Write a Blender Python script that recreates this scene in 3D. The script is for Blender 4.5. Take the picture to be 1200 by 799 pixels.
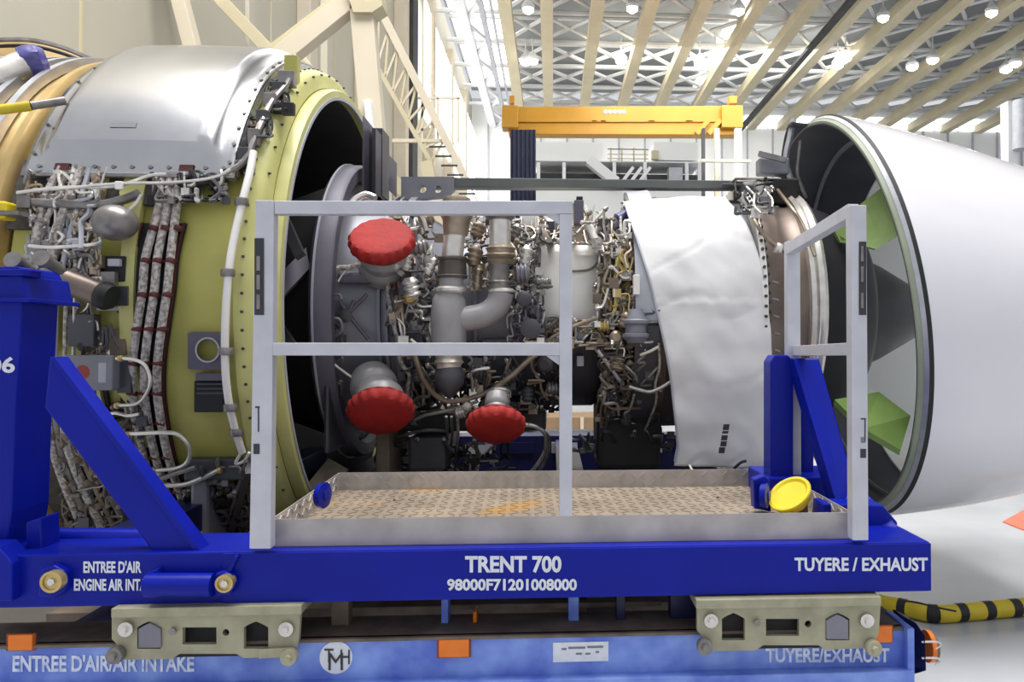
import bpy, math, random
from mathutils import Vector, Matrix, noise
PI = math.pi
R_ = math.radians
for o in list(bpy.data.objects): bpy.data.objects.remove(o)
SC = bpy.context.scene
COL = SC.collection

# ------------------------------------------------------------------ camera
F, CX, CY, EYE = 920.0, 700.0, 391.0, 1.55
YAW, PITCH = math.atan(52 / F), R_(1.0)
cam = bpy.data.cameras.new('camera'); cam.sensor_width = 36; cam.lens = F / 1200 * 36
cam.shift_x = (600 - CX) / 1200; cam.shift_y = (CY - 399.5) / 1200; cam.clip_end = 300
co = bpy.data.objects.new('camera', cam); COL.objects.link(co)
co.location = (0, 0, EYE); co.rotation_euler = (PI / 2 + PITCH, 0, -YAW); SC.camera = co

# ------------------------------------------------------------------ light
w = bpy.data.worlds.new('world'); SC.world = w; w.use_nodes = True
w.node_tree.nodes['Background'].inputs[0].default_value = (0.93, 0.96, 1.0, 1)
w.node_tree.nodes['Background'].inputs[1].default_value = 0.6
def area(name, loc, rot, sx, sy, power, col=(1, .97, .92)):
    l = bpy.data.lights.new(name, 'AREA'); l.shape = 'RECTANGLE'; l.size = sx; l.size_y = sy; l.energy = power; l.color = col
    o = bpy.data.objects.new(name, l); COL.objects.link(o); o.location = loc; o.rotation_euler = rot; return o
area('skylight_glow', (0.5, 4.0, 17.2), (0, 0, 0), 14, 6, 3900, (1, .98, .95))
area('skylight_glow', (-2.0, 22.0, 17.2), (0, 0, 0), 6, 16, 500, (1, .98, .95))
area('skylight_glow', (10.0, 40.0, 17.2), (R_(20), 0, 0), 16, 20, 5500, (1, .98, .95))
SC.view_settings.view_transform = 'Standard'; SC.view_settings.look = 'None'
SC.view_settings.exposure = 0.3; SC.view_settings.gamma = 1.0; SC.view_settings.use_curve_mapping = False

# ------------------------------------------------------------------ helpers: photo pixel to point in the place
fw = Vector((math.sin(YAW) * math.cos(PITCH), math.cos(YAW) * math.cos(PITCH), math.sin(PITCH)))
rt = Vector((math.cos(YAW), -math.sin(YAW), 0)); up = rt.cross(fw)
CAM = Vector((0, 0, EYE))
def ray(px, py): return fw + rt * ((px - CX) / F) - up * ((py - CY) / F)
def P(px, py, Y): d = ray(px, py); return CAM + d * (Y / d.y)
def PXp(px, py, X): d = ray(px, py); return CAM + d * (X / d.x)
def PZ(px, py, Z): d = ray(px, py); return CAM + d * ((Z - EYE) / d.z)
YC, ZC = 4.9, EYE + .22                      # engine axis
def Cy(px, py, R, zc=None):
    zc = ZC if zc is None else zc
    d = ray(px, py); a = d.y**2 + d.z**2; b = d.y * (-YC) + d.z * (EYE - zc); c = YC**2 + (EYE - zc)**2 - R * R
    q = b * b - a * c
    t = (-b - math.sqrt(q)) / a if q > 0 else -b / a
    return CAM + d * t
def E(X, deg, R): a = R_(deg); return Vector((X, YC - R * math.sin(a), ZC + R * math.cos(a)))

# ------------------------------------------------------------------ materials
MATS = {}
def mat(name, col, rough=.5, metal=0., var=.12, scale=6., bump=.0, bscale=60., col2=None, emit=0., spec=.5, coat=0.):
    if name in MATS: return MATS[name]
    m = bpy.data.materials.new(name); m.use_nodes = True; nt = m.node_tree; b = nt.nodes['Principled BSDF']
    b.inputs['Roughness'].default_value = rough; b.inputs['Metallic'].default_value = metal
    b.inputs['Specular IOR Level'].default_value = spec; b.inputs['Coat Weight'].default_value = coat
    tc = nt.nodes.new('ShaderNodeTexCoord')
    if var > 0:
        n = nt.nodes.new('ShaderNodeTexNoise'); n.inputs['Scale'].default_value = scale; n.inputs['Detail'].default_value = 5
        nt.links.new(tc.outputs['Object'], n.inputs['Vector'])
        cr = nt.nodes.new('ShaderNodeValToRGB'); cr.color_ramp.elements[0].position = .35; cr.color_ramp.elements[1].position = .68
        c2 = col2 or [max(0, c * (1 - var * 1.6)) for c in col]
        c1 = [min(1, c * (1 + var * .5)) for c in col]
        cr.color_ramp.elements[0].color = (*c2, 1); cr.color_ramp.elements[1].color = (*c1, 1)
        nt.links.new(n.outputs['Fac'], cr.inputs[0]); nt.links.new(cr.outputs[0], b.inputs['Base Color'])
    else: b.inputs['Base Color'].default_value = (*col, 1)
    if bump > 0:
        n2 = nt.nodes.new('ShaderNodeTexNoise'); n2.inputs['Scale'].default_value = bscale
        nt.links.new(tc.outputs['Object'], n2.inputs['Vector'])
        bp = nt.nodes.new('ShaderNodeBump'); bp.inputs['Strength'].default_value = bump; bp.inputs['Distance'].default_value = .01
        nt.links.new(n2.outputs['Fac'], bp.inputs['Height']); nt.links.new(bp.outputs[0], b.inputs['Normal'])
    if emit > 0:
        b.inputs['Emission Color'].default_value = (*col, 1); b.inputs['Emission Strength'].default_value = emit
    MATS[name] = m; return m
def srgb(r, g, b): return tuple(((c / 255 + .055) / 1.055)**2.4 if c > 10 else c / 255 / 12.92 for c in (r, g, b))
M = dict(
 blue=mat('blue gloss paint', srgb(8, 26, 148), .34, 0, .08, 3, .03, 20, spec=.2),
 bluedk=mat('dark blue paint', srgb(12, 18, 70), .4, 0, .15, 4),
 faded=mat('faded blue paint', srgb(132, 160, 228), .45, 0, .12, 7, .04, 30, col2=srgb(86, 112, 204)),
 alu=mat('brushed aluminium rail', srgb(196, 197, 206), .42, .25, .06, 9, .03, 120),
 alu2=mat('polished aluminium skin', srgb(186, 186, 190), .24, .95, .05, 5, .03, 8),
 flange=mat('aluminium flange', srgb(190, 192, 200), .4, .7, .08, 12),
 primer=mat('yellow green primer', srgb(180, 175, 92), .45, 0, .1, 3.5, .03, 30),
 primerlt=mat('pale yellow green primer', srgb(196, 193, 124), .42, 0, .08, 5),
 green=mat('green primer panel', srgb(104, 132, 62), .55, 0, .12, 4),
 tan=mat('gold anodised skin', srgb(205, 176, 120), .33, .6, .12, 4),
 black=mat('black acoustic lining', srgb(38, 36, 38), .7, 0, .2, 8),
 dark=mat('dark grey composite', srgb(72, 72, 78), .45, .1, .14, 5),
 grey=mat('grey painted casing', srgb(128, 128, 138), .4, .25, .1, 5),
 mauve=mat('mauve grey sealant paint', srgb(96, 92, 106), .5, .1, .08, 6),
 ltgrey=mat('light grey panel', srgb(176, 178, 188), .5, .1, .08, 4),
 ducty=mat('warm grey duct', srgb(156, 154, 156), .4, .15, .1, 7),
 steel=mat('bright steel', srgb(220, 216, 210), .27, .6, .12, 14),
 steeldk=mat('dark steel', srgb(138, 134, 132), .35, .5, .2, 14),
 bronze=mat('heat tinted steel', srgb(164, 148, 130), .35, .5, .22, 12),
 brown=mat('brown heat stained case', srgb(126, 112, 104), .42, .6, .16, 6),
 brass=mat('brass fitting', srgb(196, 172, 112), .3, .6, .1, 10),
 white=mat('white gloss enamel', srgb(222, 220, 226), .16, 0, .02, 2, coat=.4),
 whitecowl=mat('white duct blanket', srgb(238, 235, 230), .4, .15, .04, 5, .05, 14),
 sheet=mat('white protective sheet', srgb(222, 221, 222), .55, 0, .04, 4, .12, 9),
 red=mat('red cover fabric', srgb(158, 26, 22), .75, 0, .14, 9, .25, 45),
 sleeve=mat('white braided sleeve', srgb(196, 190, 186), .6, .1, .25, 60, .2, 160, col2=srgb(120, 112, 108)),
 maroon=mat('maroon clamp rubber', srgb(86, 34, 34), .7, 0, .15, 20),
 rubber=mat('black rubber', srgb(26, 26, 28), .6, 0, .1, 20),
 cream=mat('cream painted steel', srgb(168, 164, 138), .5, .1, .14, 12, .05, 50),
 orange=mat('orange reflector', srgb(236, 122, 20), .25, 0, .06, 30),
 decal=mat('white lettering', srgb(222, 226, 236), .5, 0, .06, 30),
 decal2=mat('worn white lettering', srgb(226, 232, 244), .55, 0, .2, 30, col2=srgb(176, 190, 226)),
 ink=mat('black print', srgb(50, 50, 56), .6, 0, 0),
 inkgrey=mat('grey print', srgb(120, 120, 128), .6, 0, 0),
 yellow=mat('yellow cap plastic', srgb(226, 202, 40), .4, 0, .05, 10),
 cyel=mat('yellow hose jacket', srgb(206, 184, 40), .5, 0, .1, 10),
 crane=mat('crane yellow paint', srgb(184, 132, 22), .45, 0, .08, .5),
 rust=mat('rusty brown steel', srgb(122, 108, 94), .7, .1, .25, 9, .1, 40),
 plate=mat('steel tray sheet', srgb(186, 180, 176), .42, .3, .14, 7, .05, 30),
 wall=mat('cream hangar cladding', srgb(186, 181, 166), .7, 0, .04, .4),
 walllt=mat('pale cream steel', srgb(206, 196, 176), .6, 0, .05, 1),
 walltan=mat('tan steel beam', srgb(196, 186, 156), .6, 0, .05, 1),
 roof=mat('grey roof decking', srgb(156, 160, 164), .7, 0, .1, .3),
 whitest=mat('white steelwork', srgb(226, 228, 230), .5, 0, .03, 1),
 farwall=mat('white far cladding', srgb(236, 238, 238), .6, 0, .03, .2),
 navy=mat('navy curtain', srgb(62, 66, 92), .8, 0, .08, 1),
 floor=mat('glossy hangar floor', srgb(186, 188, 194), .22, 0, .08, .9, .02, 3),
 glow=mat('daylight glazing', (1, 1, 1), .5, 0, 0, emit=2.2),
 lamp=mat('lamp lens', (1, .98, .94), .5, 0, 0, emit=14),
 darkbg=mat('dark opening', srgb(70, 72, 74), .8, 0, .2, 1),
)
# tray floor: warm dusty steel with an orange spill
def tray_mat():
    m = mat('dusty tray floor', srgb(156, 142, 126), .5, .2, .14, 5, .05, 30); nt = m.node_tree
    b = nt.nodes['Principled BSDF']; src = b.inputs['Base Color'].links[0].from_socket
    tc = nt.nodes.new('ShaderNodeTexCoord'); n = nt.nodes.new('ShaderNodeTexNoise'); n.inputs['Scale'].default_value = 2.2
    nt.links.new(tc.outputs['Object'], n.inputs['Vector'])
    cr = nt.nodes.new('ShaderNodeValToRGB'); cr.color_ramp.elements[0].position = .62; cr.color_ramp.elements[1].position = .74
    nt.links.new(n.outputs['Fac'], cr.inputs[0])
    mx = nt.nodes.new('ShaderNodeMix'); mx.data_type = 'RGBA'; nt.links.new(cr.outputs[0], mx.inputs[0])
    nt.links.new(src, mx.inputs[6]); mx.inputs[7].default_value = (*srgb(172, 136, 88), 1); nt.links.new(mx.outputs[2], b.inputs['Base Color'])
    return m
M['trayfloor'] = tray_mat()

# ------------------------------------------------------------------ mesh builder
class MB:
    def __init__(s): s.v = []; s.f = []
    def add(s, vs, fs):
        n = len(s.v); s.v += [tuple(p) for p in vs]; s.f += [tuple(i + n for i in f) for f in fs]; return s
    def box(s, a, b):
        x0, y0, z0 = [min(a[i], b[i]) for i in range(3)]; x1, y1, z1 = [max(a[i], b[i]) for i in range(3)]
        return s.add([(x0,y0,z0),(x1,y0,z0),(x1,y1,z0),(x0,y1,z0),(x0,y0,z1),(x1,y0,z1),(x1,y1,z1),(x0,y1,z1)],
                     [(0,3,2,1),(4,5,6,7),(0,1,5,4),(1,2,6,5),(2,3,7,6),(3,0,4,7)])
    def bar(s, a, b, w, h=None, side=None):          # rectangular bar from a to b; w across (in the side direction), h the other way
        a, b = Vector(a), Vector(b); h = h or w; d = (b - a).normalized()
        ref = Vector(side) if side else (Vector((0, 0, 1)) if abs(d.z) < .9 else Vector((0, 1, 0)))
        u = d.cross(ref).normalized(); k = u.cross(d).normalized()
        if side: k, u = k, u
        vs = [p + u * (i * h / 2) + k * (j * w / 2) for p in (a, b) for i, j in ((-1,-1),(1,-1),(1,1),(-1,1))]
        return s.add(vs, [(0,1,2,3),(7,6,5,4),(0,4,5,1),(1,5,6,2),(2,6,7,3),(3,7,4,0)])
    def tube(s, pts, r, n=8, smooth=True, cap=True):
        pts = [Vector(p) for p in pts]
        if smooth and len(pts) > 2: pts = spline(pts)
        rs = r if isinstance(r, (list, tuple)) else None
        vs, fs = [], []; t0 = (pts[1] - pts[0]).normalized()
        u = t0.orthogonal().normalized()
        for i, p in enumerate(pts):
            t = (pts[min(i + 1, len(pts) - 1)] - pts[max(i - 1, 0)])
            t = t.normalized() if t.length > 1e-9 else t0
            u = (u - t * u.dot(t)); u = u.normalized() if u.length > 1e-6 else t.orthogonal().normalized(); k = t.cross(u)
            rr = rs[0] + (rs[1] - rs[0]) * i / (len(pts) - 1) if rs else r
            for j in range(n):
                a = 2 * PI * j / n; vs.append(p + (u * math.cos(a) + k * math.sin(a)) * rr)
        for i in range(len(pts) - 1):
            for j in range(n):
                a, b = i * n + j, i * n + (j + 1) % n; fs.append((a, b, b + n, a + n))
        if cap: fs.append(tuple(range(n))[::-1]); fs.append(tuple(range((len(pts) - 1) * n, len(pts) * n)))
        return s.add(vs, fs)
    def cyl(s, a, b, r, n=16): return s.tube([a, b], r, n, False)
    def lathe(s, o, axis, prof, n=24, wob=0, nw=0):         # prof: (distance along axis, radius)
        o, t = Vector(o), Vector(axis).normalized(); u = t.orthogonal().normalized(); k = t.cross(u); vs, fs = [], []
        for i, (h, r) in enumerate(prof):
            for j in range(n):
                a = 2 * PI * j / n; rr = r * (1 + wob * math.sin(nw * a) * (1 if 0 < i < len(prof) - 1 else 0))
                vs.append(o + t * h + (u * math.cos(a) + k * math.sin(a)) * rr)
        for i in range(len(prof) - 1):
            for j in range(n):
                a, b = i * n + j, i * n + (j + 1) % n; fs.append((a, b, b + n, a + n))
        fs.append(tuple(range(n))[::-1]); fs.append(tuple(range((len(prof) - 1) * n, len(prof) * n)))
        return s.add(vs, fs)
    def sphere(s, c, r, n=16):
        c = Vector(c); rr = r if isinstance(r, (tuple, list)) else (r, r, r); vs, fs = [], []; m = n // 2
        for i in range(m + 1):
            for j in range(n):
                a, b = PI * i / m, 2 * PI * j / n
                vs.append(c + Vector((rr[0] * math.sin(a) * math.cos(b), rr[1] * math.sin(a) * math.sin(b), rr[2] * math.cos(a))))
        for i in range(m):
            for j in range(n):
                a, b = i * n + j, i * n + (j + 1) % n; fs.append((a, a + n, b + n, b))
        return s.add(vs, fs)
    def rev(s, prof, a0=0, a1=360, n=96, zoff=None, closed=False, scarf=0):   # about the engine axis, prof: (X, R)
        full = abs(a1 - a0) >= 360; c = n if full else n + 1; vs, fs = [], []
        for X, R in prof:
            for j in range(c):
                p = E(X, a0 + (a1 - a0) * j / n, R)
                if scarf: p.x -= scarf * (p.z - ZC) * max(0, min(1, (3.0 - X) / 1.2))
                if zoff: p.z += zoff(X)
                vs.append(p)
        L = len(prof)
        for i in range(L if closed else L - 1):
            for j in range(n):
                j2 = (j + 1) % c; i2 = (i + 1) % L
                fs.append((i * c + j, i2 * c + j, i2 * c + j2, i * c + j2))
        if closed and not full: fs.append(tuple(i * c for i in range(L))); fs.append(tuple(i * c + n for i in range(L))[::-1])
        return s.add(vs, fs)
    def prism(s, poly, d):                     # polygon of points, pushed along d
        d = Vector(d); n = len(poly); vs = [Vector(p) for p in poly] + [Vector(p) + d for p in poly]
        return s.add(vs, [tuple(range(n)), tuple(range(n, 2 * n))[::-1]] + [(i, i + n, (i + 1) % n + n, (i + 1) % n) for i in range(n)])
    def pp(s, pix, Y, dy): return s.prism([P(x, y, Y) for x, y in pix], (0, dy, 0))   # pixel outline at depth Y with thickness dy
    def build(s, name, m, parent=None, smooth=True, bevel=0):
        me = bpy.data.meshes.new(name); me.from_pydata(s.v, [], s.f); me.update()
        import bmesh
        bm = bmesh.new(); bm.from_mesh(me); bmesh.ops.recalc_face_normals(bm, faces=bm.faces); bm.to_mesh(me); bm.free()
        me.materials.append(M[m] if isinstance(m, str) else m)
        if smooth:
            me.polygons.foreach_set('use_smooth', [True] * len(me.polygons)); me.set_sharp_from_angle(angle=R_(38))
        o = bpy.data.objects.new(name, me); COL.objects.link(o)
        if parent:
            o.parent = parent
            w_ = parent_world(parent); o.matrix_parent_inverse = Matrix.Identity(4); o.location = -w_
        if bevel:
            b = o.modifiers.new('bevel', 'BEVEL'); b.width = bevel; b.segments = 2; b.limit_method = 'ANGLE'
        return o
def parent_world(p):
    v = Vector(p.location)
    while p.parent: p = p.parent; v += Vector(p.location)
    return v
def spline(pts, k=5):
    out = []
    for i in range(len(pts) - 1):
        p0 = pts[max(i - 1, 0)]; p1 = pts[i]; p2 = pts[i + 1]; p3 = pts[min(i + 2, len(pts) - 1)]
        for j in range(k):
            t = j / k
            out.append(.5 * ((2 * p1) + (p2 - p0) * t + (2 * p0 - 5 * p1 + 4 * p2 - p3) * t * t + (3 * p1 - p0 - 3 * p2 + p3) * t**3))
    out.append(pts[-1]); return out
def tag(o, label, cat, group=None):
    o['label'] = label; o['category'] = cat
    if group: o['group'] = group
    return o
def thing(name, label, cat, loc, group=None):
    o = bpy.data.objects.new(name, None); COL.objects.link(o); o.location = loc; o.empty_display_size = .1
    return tag(o, label, cat, group)
def struct(o): o['kind'] = 'structure'; return o
def stuff(o): o['kind'] = 'stuff'; return o
def plate(outline, holes, Y, thick, name, m, parent, bevel=0):      # pixel outlines with real cut-outs
    cu = bpy.data.curves.new('c', 'CURVE'); cu.dimensions = '2D'; cu.fill_mode = 'BOTH'; cu.extrude = thick / 2
    for poly in [outline] + holes:
        sp = cu.splines.new('POLY'); sp.points.add(len(poly) - 1); sp.use_cyclic_u = True
        for q, (x, y) in zip(sp.points, poly):
            p = P(x, y, Y); q.co = (p.x, p.z, 0, 1)
    t = bpy.data.objects.new('t', cu); COL.objects.link(t); bpy.context.view_layer.update()
    me = bpy.data.meshes.new_from_object(t.evaluated_get(bpy.context.evaluated_depsgraph_get())); bpy.data.objects.remove(t)
    mb = MB(); mb.v = [(v.co.x, Y + thick / 2 - v.co.z, v.co.y) for v in me.vertices]; mb.f = [tuple(p.vertices) for p in me.polygons]
    return mb.build(name, m, parent, False, bevel)
def circ(x, y, rx, ry=None, n=20): ry = ry or rx; return [(x + rx * math.cos(2 * PI * i / n), y + ry * math.sin(2 * PI * i / n)) for i in range(n)]
def text(s_, x0, y0, x1, y1, Y, m, parent, name='lettering', bold=.02, rot=0):   # fitted between pixel corners on plane Y
    cu = bpy.data.curves.new('t', 'FONT'); cu.body = s_; cu.offset = bold; cu.extrude = .004; cu.resolution_u = 3
    t = bpy.data.objects.new('t', cu); COL.objects.link(t); bpy.context.view_layer.update()
    me = bpy.data.meshes.new_from_object(t.evaluated_get(bpy.context.evaluated_depsgraph_get())); bpy.data.objects.remove(t)
    vs = [v.co.copy() for v in me.vertices]
    if rot: vs = [Vector((-v.y, v.x, v.z)) if rot > 0 else Vector((v.y, -v.x, v.z)) for v in vs]
    ax, bx = min(v.x for v in vs), max(v.x for v in vs); ay, by = min(v.y for v in vs), max(v.y for v in vs)
    p, q = P(x0, y1, Y), P(x1, y0, Y)
    q2 = P(x1, y1, Y); p2 = P(x0, y0, Y)
    mb = MB()
    for v in vs:
        u = (v.x - ax) / (bx - ax); k = (v.y - ay) / (by - ay)
        X = p.x + u * (q.x - p.x)
        mb.v.append((X, Y - .0015 - v.z * .1, p.z + (q2.z - p.z) * u + k * ((p2.z - p.z) * (1 - u) + (q.z - q2.z) * u)))
    mb.f = [tuple(f.vertices) for f in me.polygons]
    return mb.build(name, m, parent, False)
rnd = random.Random(7)
FL = 0.0
# ================================================================== SETTING
st = struct(MB().box((-9, -6, -.1), (45, 62, 0)).build('floor', 'floor', None, False))
WX = -6.2; WY1 = 60; RZ = EYE + 17.0
wl = struct(MB().box((WX - .3, 4, 0), (WX, WY1, RZ + 2)).build('wall_left', 'wall', None, False))
for Y in [8.2, 10.6, 13.6, 17.5, 22.5, 28, 34, 41, 48, 55]:
    MB().box((WX, Y - .02, 0), (WX + .03, Y + .02, RZ)).build('panel_seam', 'walltan', wl, False)
for Y, d in [(19.5, .35), (25, .4), (31, .5), (38, .5), (45, .5), (52, .5)]:
    MB().box((WX, Y - .3, 0), (WX + d, Y + .3, RZ)).build('column', 'walllt', wl, False, .03)
MB().box((WX + .02, 33.0, 0), (WX + .35, 34.2, RZ)).build('duct', 'darkbg', wl, False)
for i in range(14):
    y = 36 + i * 1.7
    MB().box((WX + .3, y, RZ - 6.5), (WX + .36, y + 1.3, RZ - 1.0)).build('window_pane', 'glow', wl, False)
wf = struct(MB().box((WX, WY1, 0), (45, WY1 + .3, RZ + 2)).build('wall_back', 'farwall', None, False))
for i in range(17):
    x = 13 + i * 1.9
    MB().box((x, WY1 - .1, EYE + 17.1), (x + 1.7, WY1 - .02, EYE + 18.0)).build('window_pane', 'glow', wf, False)
for i in range(24):
    x = -5 + i * 2
    MB().box((x, WY1 - .12, 0), (x + .12, WY1, RZ)).build('post', 'ltgrey', wf, False)
MB().box((WX, WY1 - .3, EYE + 9.6), (45, WY1 - .05, EYE + 9.9)).build('ledge', 'ltgrey', wf, False)
MB().box((WX, WY1 - .3, 0), (45, WY1 - .05, EYE + 1.2)).build('skirting_panel', 'ltgrey', wf, False)
# ceiling
ce = struct(MB().box((WX, -2, RZ + 2.6), (45, WY1, RZ + 2.8)).build('ceiling', 'roof', None, False))
def X0(px): return (px - 648) / 407 * 17.0
bpx = [590, 640, 701, 765, 828, 893, 955, 1015, 1072, 1132, 1195, 1258, 1320, 1385, 1450]
for px in bpx:
    X = X0(px); MB().box((X - .32, 8, RZ - .1), (X + .32, WY1, RZ + .5)).build('roof_beam', 'walltan', ce, False)
for i, Y in enumerate([34, 38, 42, 46, 50, 54, 58]):
    MB().tube([(WX, Y, RZ + 1), (44, Y, RZ + 1)], .13, 6, False).build('roof_purlin', 'whitest', ce, False)
    MB().tube([(WX, Y, RZ + 2.4), (44, Y, RZ + 2.4)], .13, 6, False).build('roof_purlin', 'whitest', ce, False)
xs = [X0(p) for p in bpx]
for k in range(len(xs) - 1):
    xm = (xs[k] + xs[k + 1]) / 2
    for Y in (34, 38, 42, 46, 50, 54):
        MB().tube([(xs[k], Y, RZ + .8), (xs[k + 1], Y + 4, RZ + 1.2)], .12, 5, False).build('roof_brace', 'whitest', ce, False)
        MB().tube([(xs[k + 1], Y, RZ + .8), (xs[k], Y + 4, RZ + 1.2)], .12, 5, False).build('roof_brace', 'whitest', ce, False)
for x0, x1 in ((X0(505), X0(582)), (X0(897), X0(915))):
    for Y in range(14, 58, 4):
        MB().box((x0, Y, RZ + 2.4), (x1, Y + 3.7, RZ + 2.5)).build('skylight_pane', 'glow', ce, False)
# long girder under the right of the roof
MB().bar((X0(985), 14, RZ - .6), (X0(985), WY1, RZ - .6), .2, .35).build('roof_girder', 'darkbg', ce, False)
MB().bar((X0(880), 14, RZ - .6), (X0(880), WY1, RZ - .6), .25, .3).build('roof_girder', 'walltan', ce, False)
# roof lamps
lamps = [(619,8,'far left'),(616,70,'near the left wall side'),(624,69,'beside the left wall side'),(741,7,'upper middle'),(728,69,'over the middle of the crane'),
         (866,10,'upper right of the crane'),(820,72,'over the right end of the crane'),(838,66,'beside the skylight'),(1035,18,'above the exhaust cowl, upper'),
         (982,74,'above the exhaust rim, lower of a pair'),(991,66,'above the exhaust rim, upper of a pair'),(1069,76,'above the white cowl, left of a pair'),(1093,68,'above the white cowl, right of a pair'),
         (1162,12,'top right corner'),(1179,79,'far right, lower of a pair'),(1190,72,'far right, upper of a pair')]
LAMPTXT = ['topmost left lamp beside the leftmost roof beam','left lamp of the close pair above the crane left end','right lamp of the close pair above the crane left end',
 'single lamp at the top of the picture between middle beams','single lamp right above the crane emblem','lamp at the top beside the bright skylight strip',
 'left lamp of the pair above the crane right end','right lamp of the pair above the crane right end','single high lamp above the open end of the cowl',
 'lower lamp of the pair over the cowl opening','upper lamp of the pair over the cowl opening','left lamp of the pair above the white cowl','right lamp of the pair above the white cowl',
 'highest lamp near the top right corner','lower lamp of the rightmost pair','upper lamp of the rightmost pair']
for (px, py, _), lt in zip(lamps, LAMPTXT):
    p = PZ(px, py, RZ - .3); s = p.y / 40
    t = thing('ceiling_lamp', 'bright round hangar ceiling lamp, ' + lt, 'lamp', p, 'round lamps under the hangar roof')
    MB().lathe(p, (0, 0, 1), [(-.1, .3 * s), (.05, .34 * s), (.25, .2 * s), (.45, .08)], 14).build('lamp_shade', 'whitest', t)
    MB().lathe(p, (0, 0, 1), [(-.34, .1 * s), (-.22, .27 * s), (-.1, .29 * s)], 14).build('lamp_lens', 'lamp', t)
    MB().cyl(p + Vector((0, 0, .4)), (p.x, p.y, RZ + .9), .04, 6).build('drop_rod', 'whitest', t)

# steel frame with braces at left, in front of the wall
fr = thing('braced_steel_frame', 'cream steel frame with diagonal braces rising behind the silver access cover', 'steel frame', P(420, 640, 11) * Vector((1, 1, 0)) if False else (P(420, 300, 11).x, 11, 0))
YF = 11
def fbar(a, b, wpx, name='brace', m='walllt', Y=YF, dd=.25):
    pa, pb = P(*a, Y), P(*b, Y); wm = wpx * Y / F
    return MB().bar(pa, pb, dd, wm, side=(0, 1, 0)).build(name, m, fr, False, .01)
fbar((215, 162), (425, -8), 22)
fbar((230, 129), (412, -10), 8, m='walltan', Y=11.2)
fbar((424, -4), (452, 330), 26, 'leg', 'walllt')
fbar((432, 120), (470, 420), 8, 'leg', 'whitest', Y=10.9)
fbar((180, -120), (297, 330), 15, 'tube', 'walllt', Y=12.2)
fbar((130, -135), (475, 227), 14, 'brace', 'walltan', Y=12.5)
fbar((293, 460), (293, -200), 5, 'post', 'wall', Y=13)
fbar((382, -60), (382, 460), 8, 'post', 'wall', Y=13)
fbar((350, 60), (460, 215), 6, 'brace', 'walllt', Y=13)
MB().pp([(405, -12), (446, -12), (448, 6), (436, 14), (414, 14)], 10.8, .35).build('node_plate', 'walltan', fr, False)
for p_ in ((440, 700), (468, 600)): pass
MB().box((P(452, 330, 11).x - .15, 10.85, 0), (P(452, 330, 11).x + .15, 11.15, P(452, 330, 11).z)).build('leg', 'walllt', fr, False)
# inclined lattice stair
lt_ = thing('lattice_stair', 'cream inclined lattice stair truss with platform, between frame and wall columns', 'stairs', (P(520, 400, 14).x, 14, 0))
def lbar(a, b, r, Y=14, name='lattice_bar', m='walllt'):
    return MB().bar(P(*a, Y), P(*b, Y), r * Y / F, r * Y / F).build(name, m, lt_, False)
A0, A1, B0, B1 = (445, 10), (548, 215), (433, 62), (505, 190)
lbar(A0, A1, 9, name='chord'); lbar(B0, B1, 5, name='chord', m='walltan')
def L(a, b, t): return (a[0] + (b[0] - a[0]) * t, a[1] + (b[1] - a[1]) * t)
for i in range(8):
    t0, t1 = i / 8, (i + 1) / 8
    lbar(L(A0, A1, t0 * .85), L(B0, B1, t0), 2.5, m='walllt'); lbar(L(A0, A1, t0 * .85), L(B0, B1, t1), 2.5, name='lattice_brace', m='walltan')
for x in (495, 513, 537): lbar((x, 115), (x, 166), 2.5, name='baluster')
lbar((490, 115), (540, 115), 2.5, name='hand_rail'); lbar((460, 165), (520, 165), 4, name='platform_edge')
lbar((500, 85), (560, 240), 1.5, name='hand_rail'); lbar((500, 190), (540, 400), 14, name='stair_flight', m='walltan')
MB().box((P(540, 400, 14).x - .12, 13.9, 0), (P(540, 400, 14).x + .12, 14.1, P(540, 400, 14).z)).build('post', 'walllt', lt_, False)
for i in range(7): lbar((503 + i * 7, 172 + i * 11), (522 + i * 7, 172 + i * 11), 2, name='stair_tread', m='darkbg', Y=13.8)
# eave girder along left wall
eg = struct(MB().bar((X0(538), 14, RZ), (X0(538), WY1, RZ), .5, .5).build('trim_1', 'whitest', None, False))
for Y in range(16, 60, 5):
    MB().bar((X0(538), Y, RZ), (X0(560), Y + 2.5, RZ), .18).build('brace', 'whitest', eg, False)
    MB().bar((X0(560), Y + 2.5, RZ), (X0(538), Y + 5, RZ), .18).build('brace', 'whitest', eg, False)
MB().bar((X0(562), 14, RZ), (X0(562), WY1, RZ), .25).build('chord', 'ltgrey', eg, False)
MB().bar((X0(574), 14, RZ), (X0(574), WY1, RZ), .12).build('chord', 'ltgrey', eg, False)

# overhead crane
cr = thing('overhead_crane', 'yellow overhead travelling crane spanning the hangar under the roof beams', 'crane', P(728, 158, 40))
MB().pp([(590, 125), (866, 124), (866, 143), (590, 143)], 40, .8).build('girder', 'crane', cr, False, .03)
MB().pp([(596, 144), (868, 143), (868, 158), (596, 157)], 40.1, .8).build('girder', 'crane', cr, False, .03)
for x in (588, 846): MB().box(P(x, 123, 39.7), P(x + 20, 155, 40.6)).build('end_carriage', 'crane', cr, False, .03)
for x in (694, 704, 760, 804, 842): MB().box(P(x, 141, 40), P(x + 5, 147, 40.7)).build('spacer', 'crane', cr, False)
for x in (816, 830): MB().bar(P(x, 157, 39.9), P(x + 14, 141, 39.9), .25).build('strut', 'crane', cr, False)
for x in (600, 858): MB().box(P(x - 3, 112, 40.1), P(x + 3, 124, 40.6)).build('hanger', 'crane', cr, False)
for cx in (709.5, 715, 720.5, 726, 731): MB().lathe(P(cx, 131, 39.98), (0, 1, 0), [(0, .1), (.02, .12)], 10).build('emblem', 'ltgrey', cr)
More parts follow.
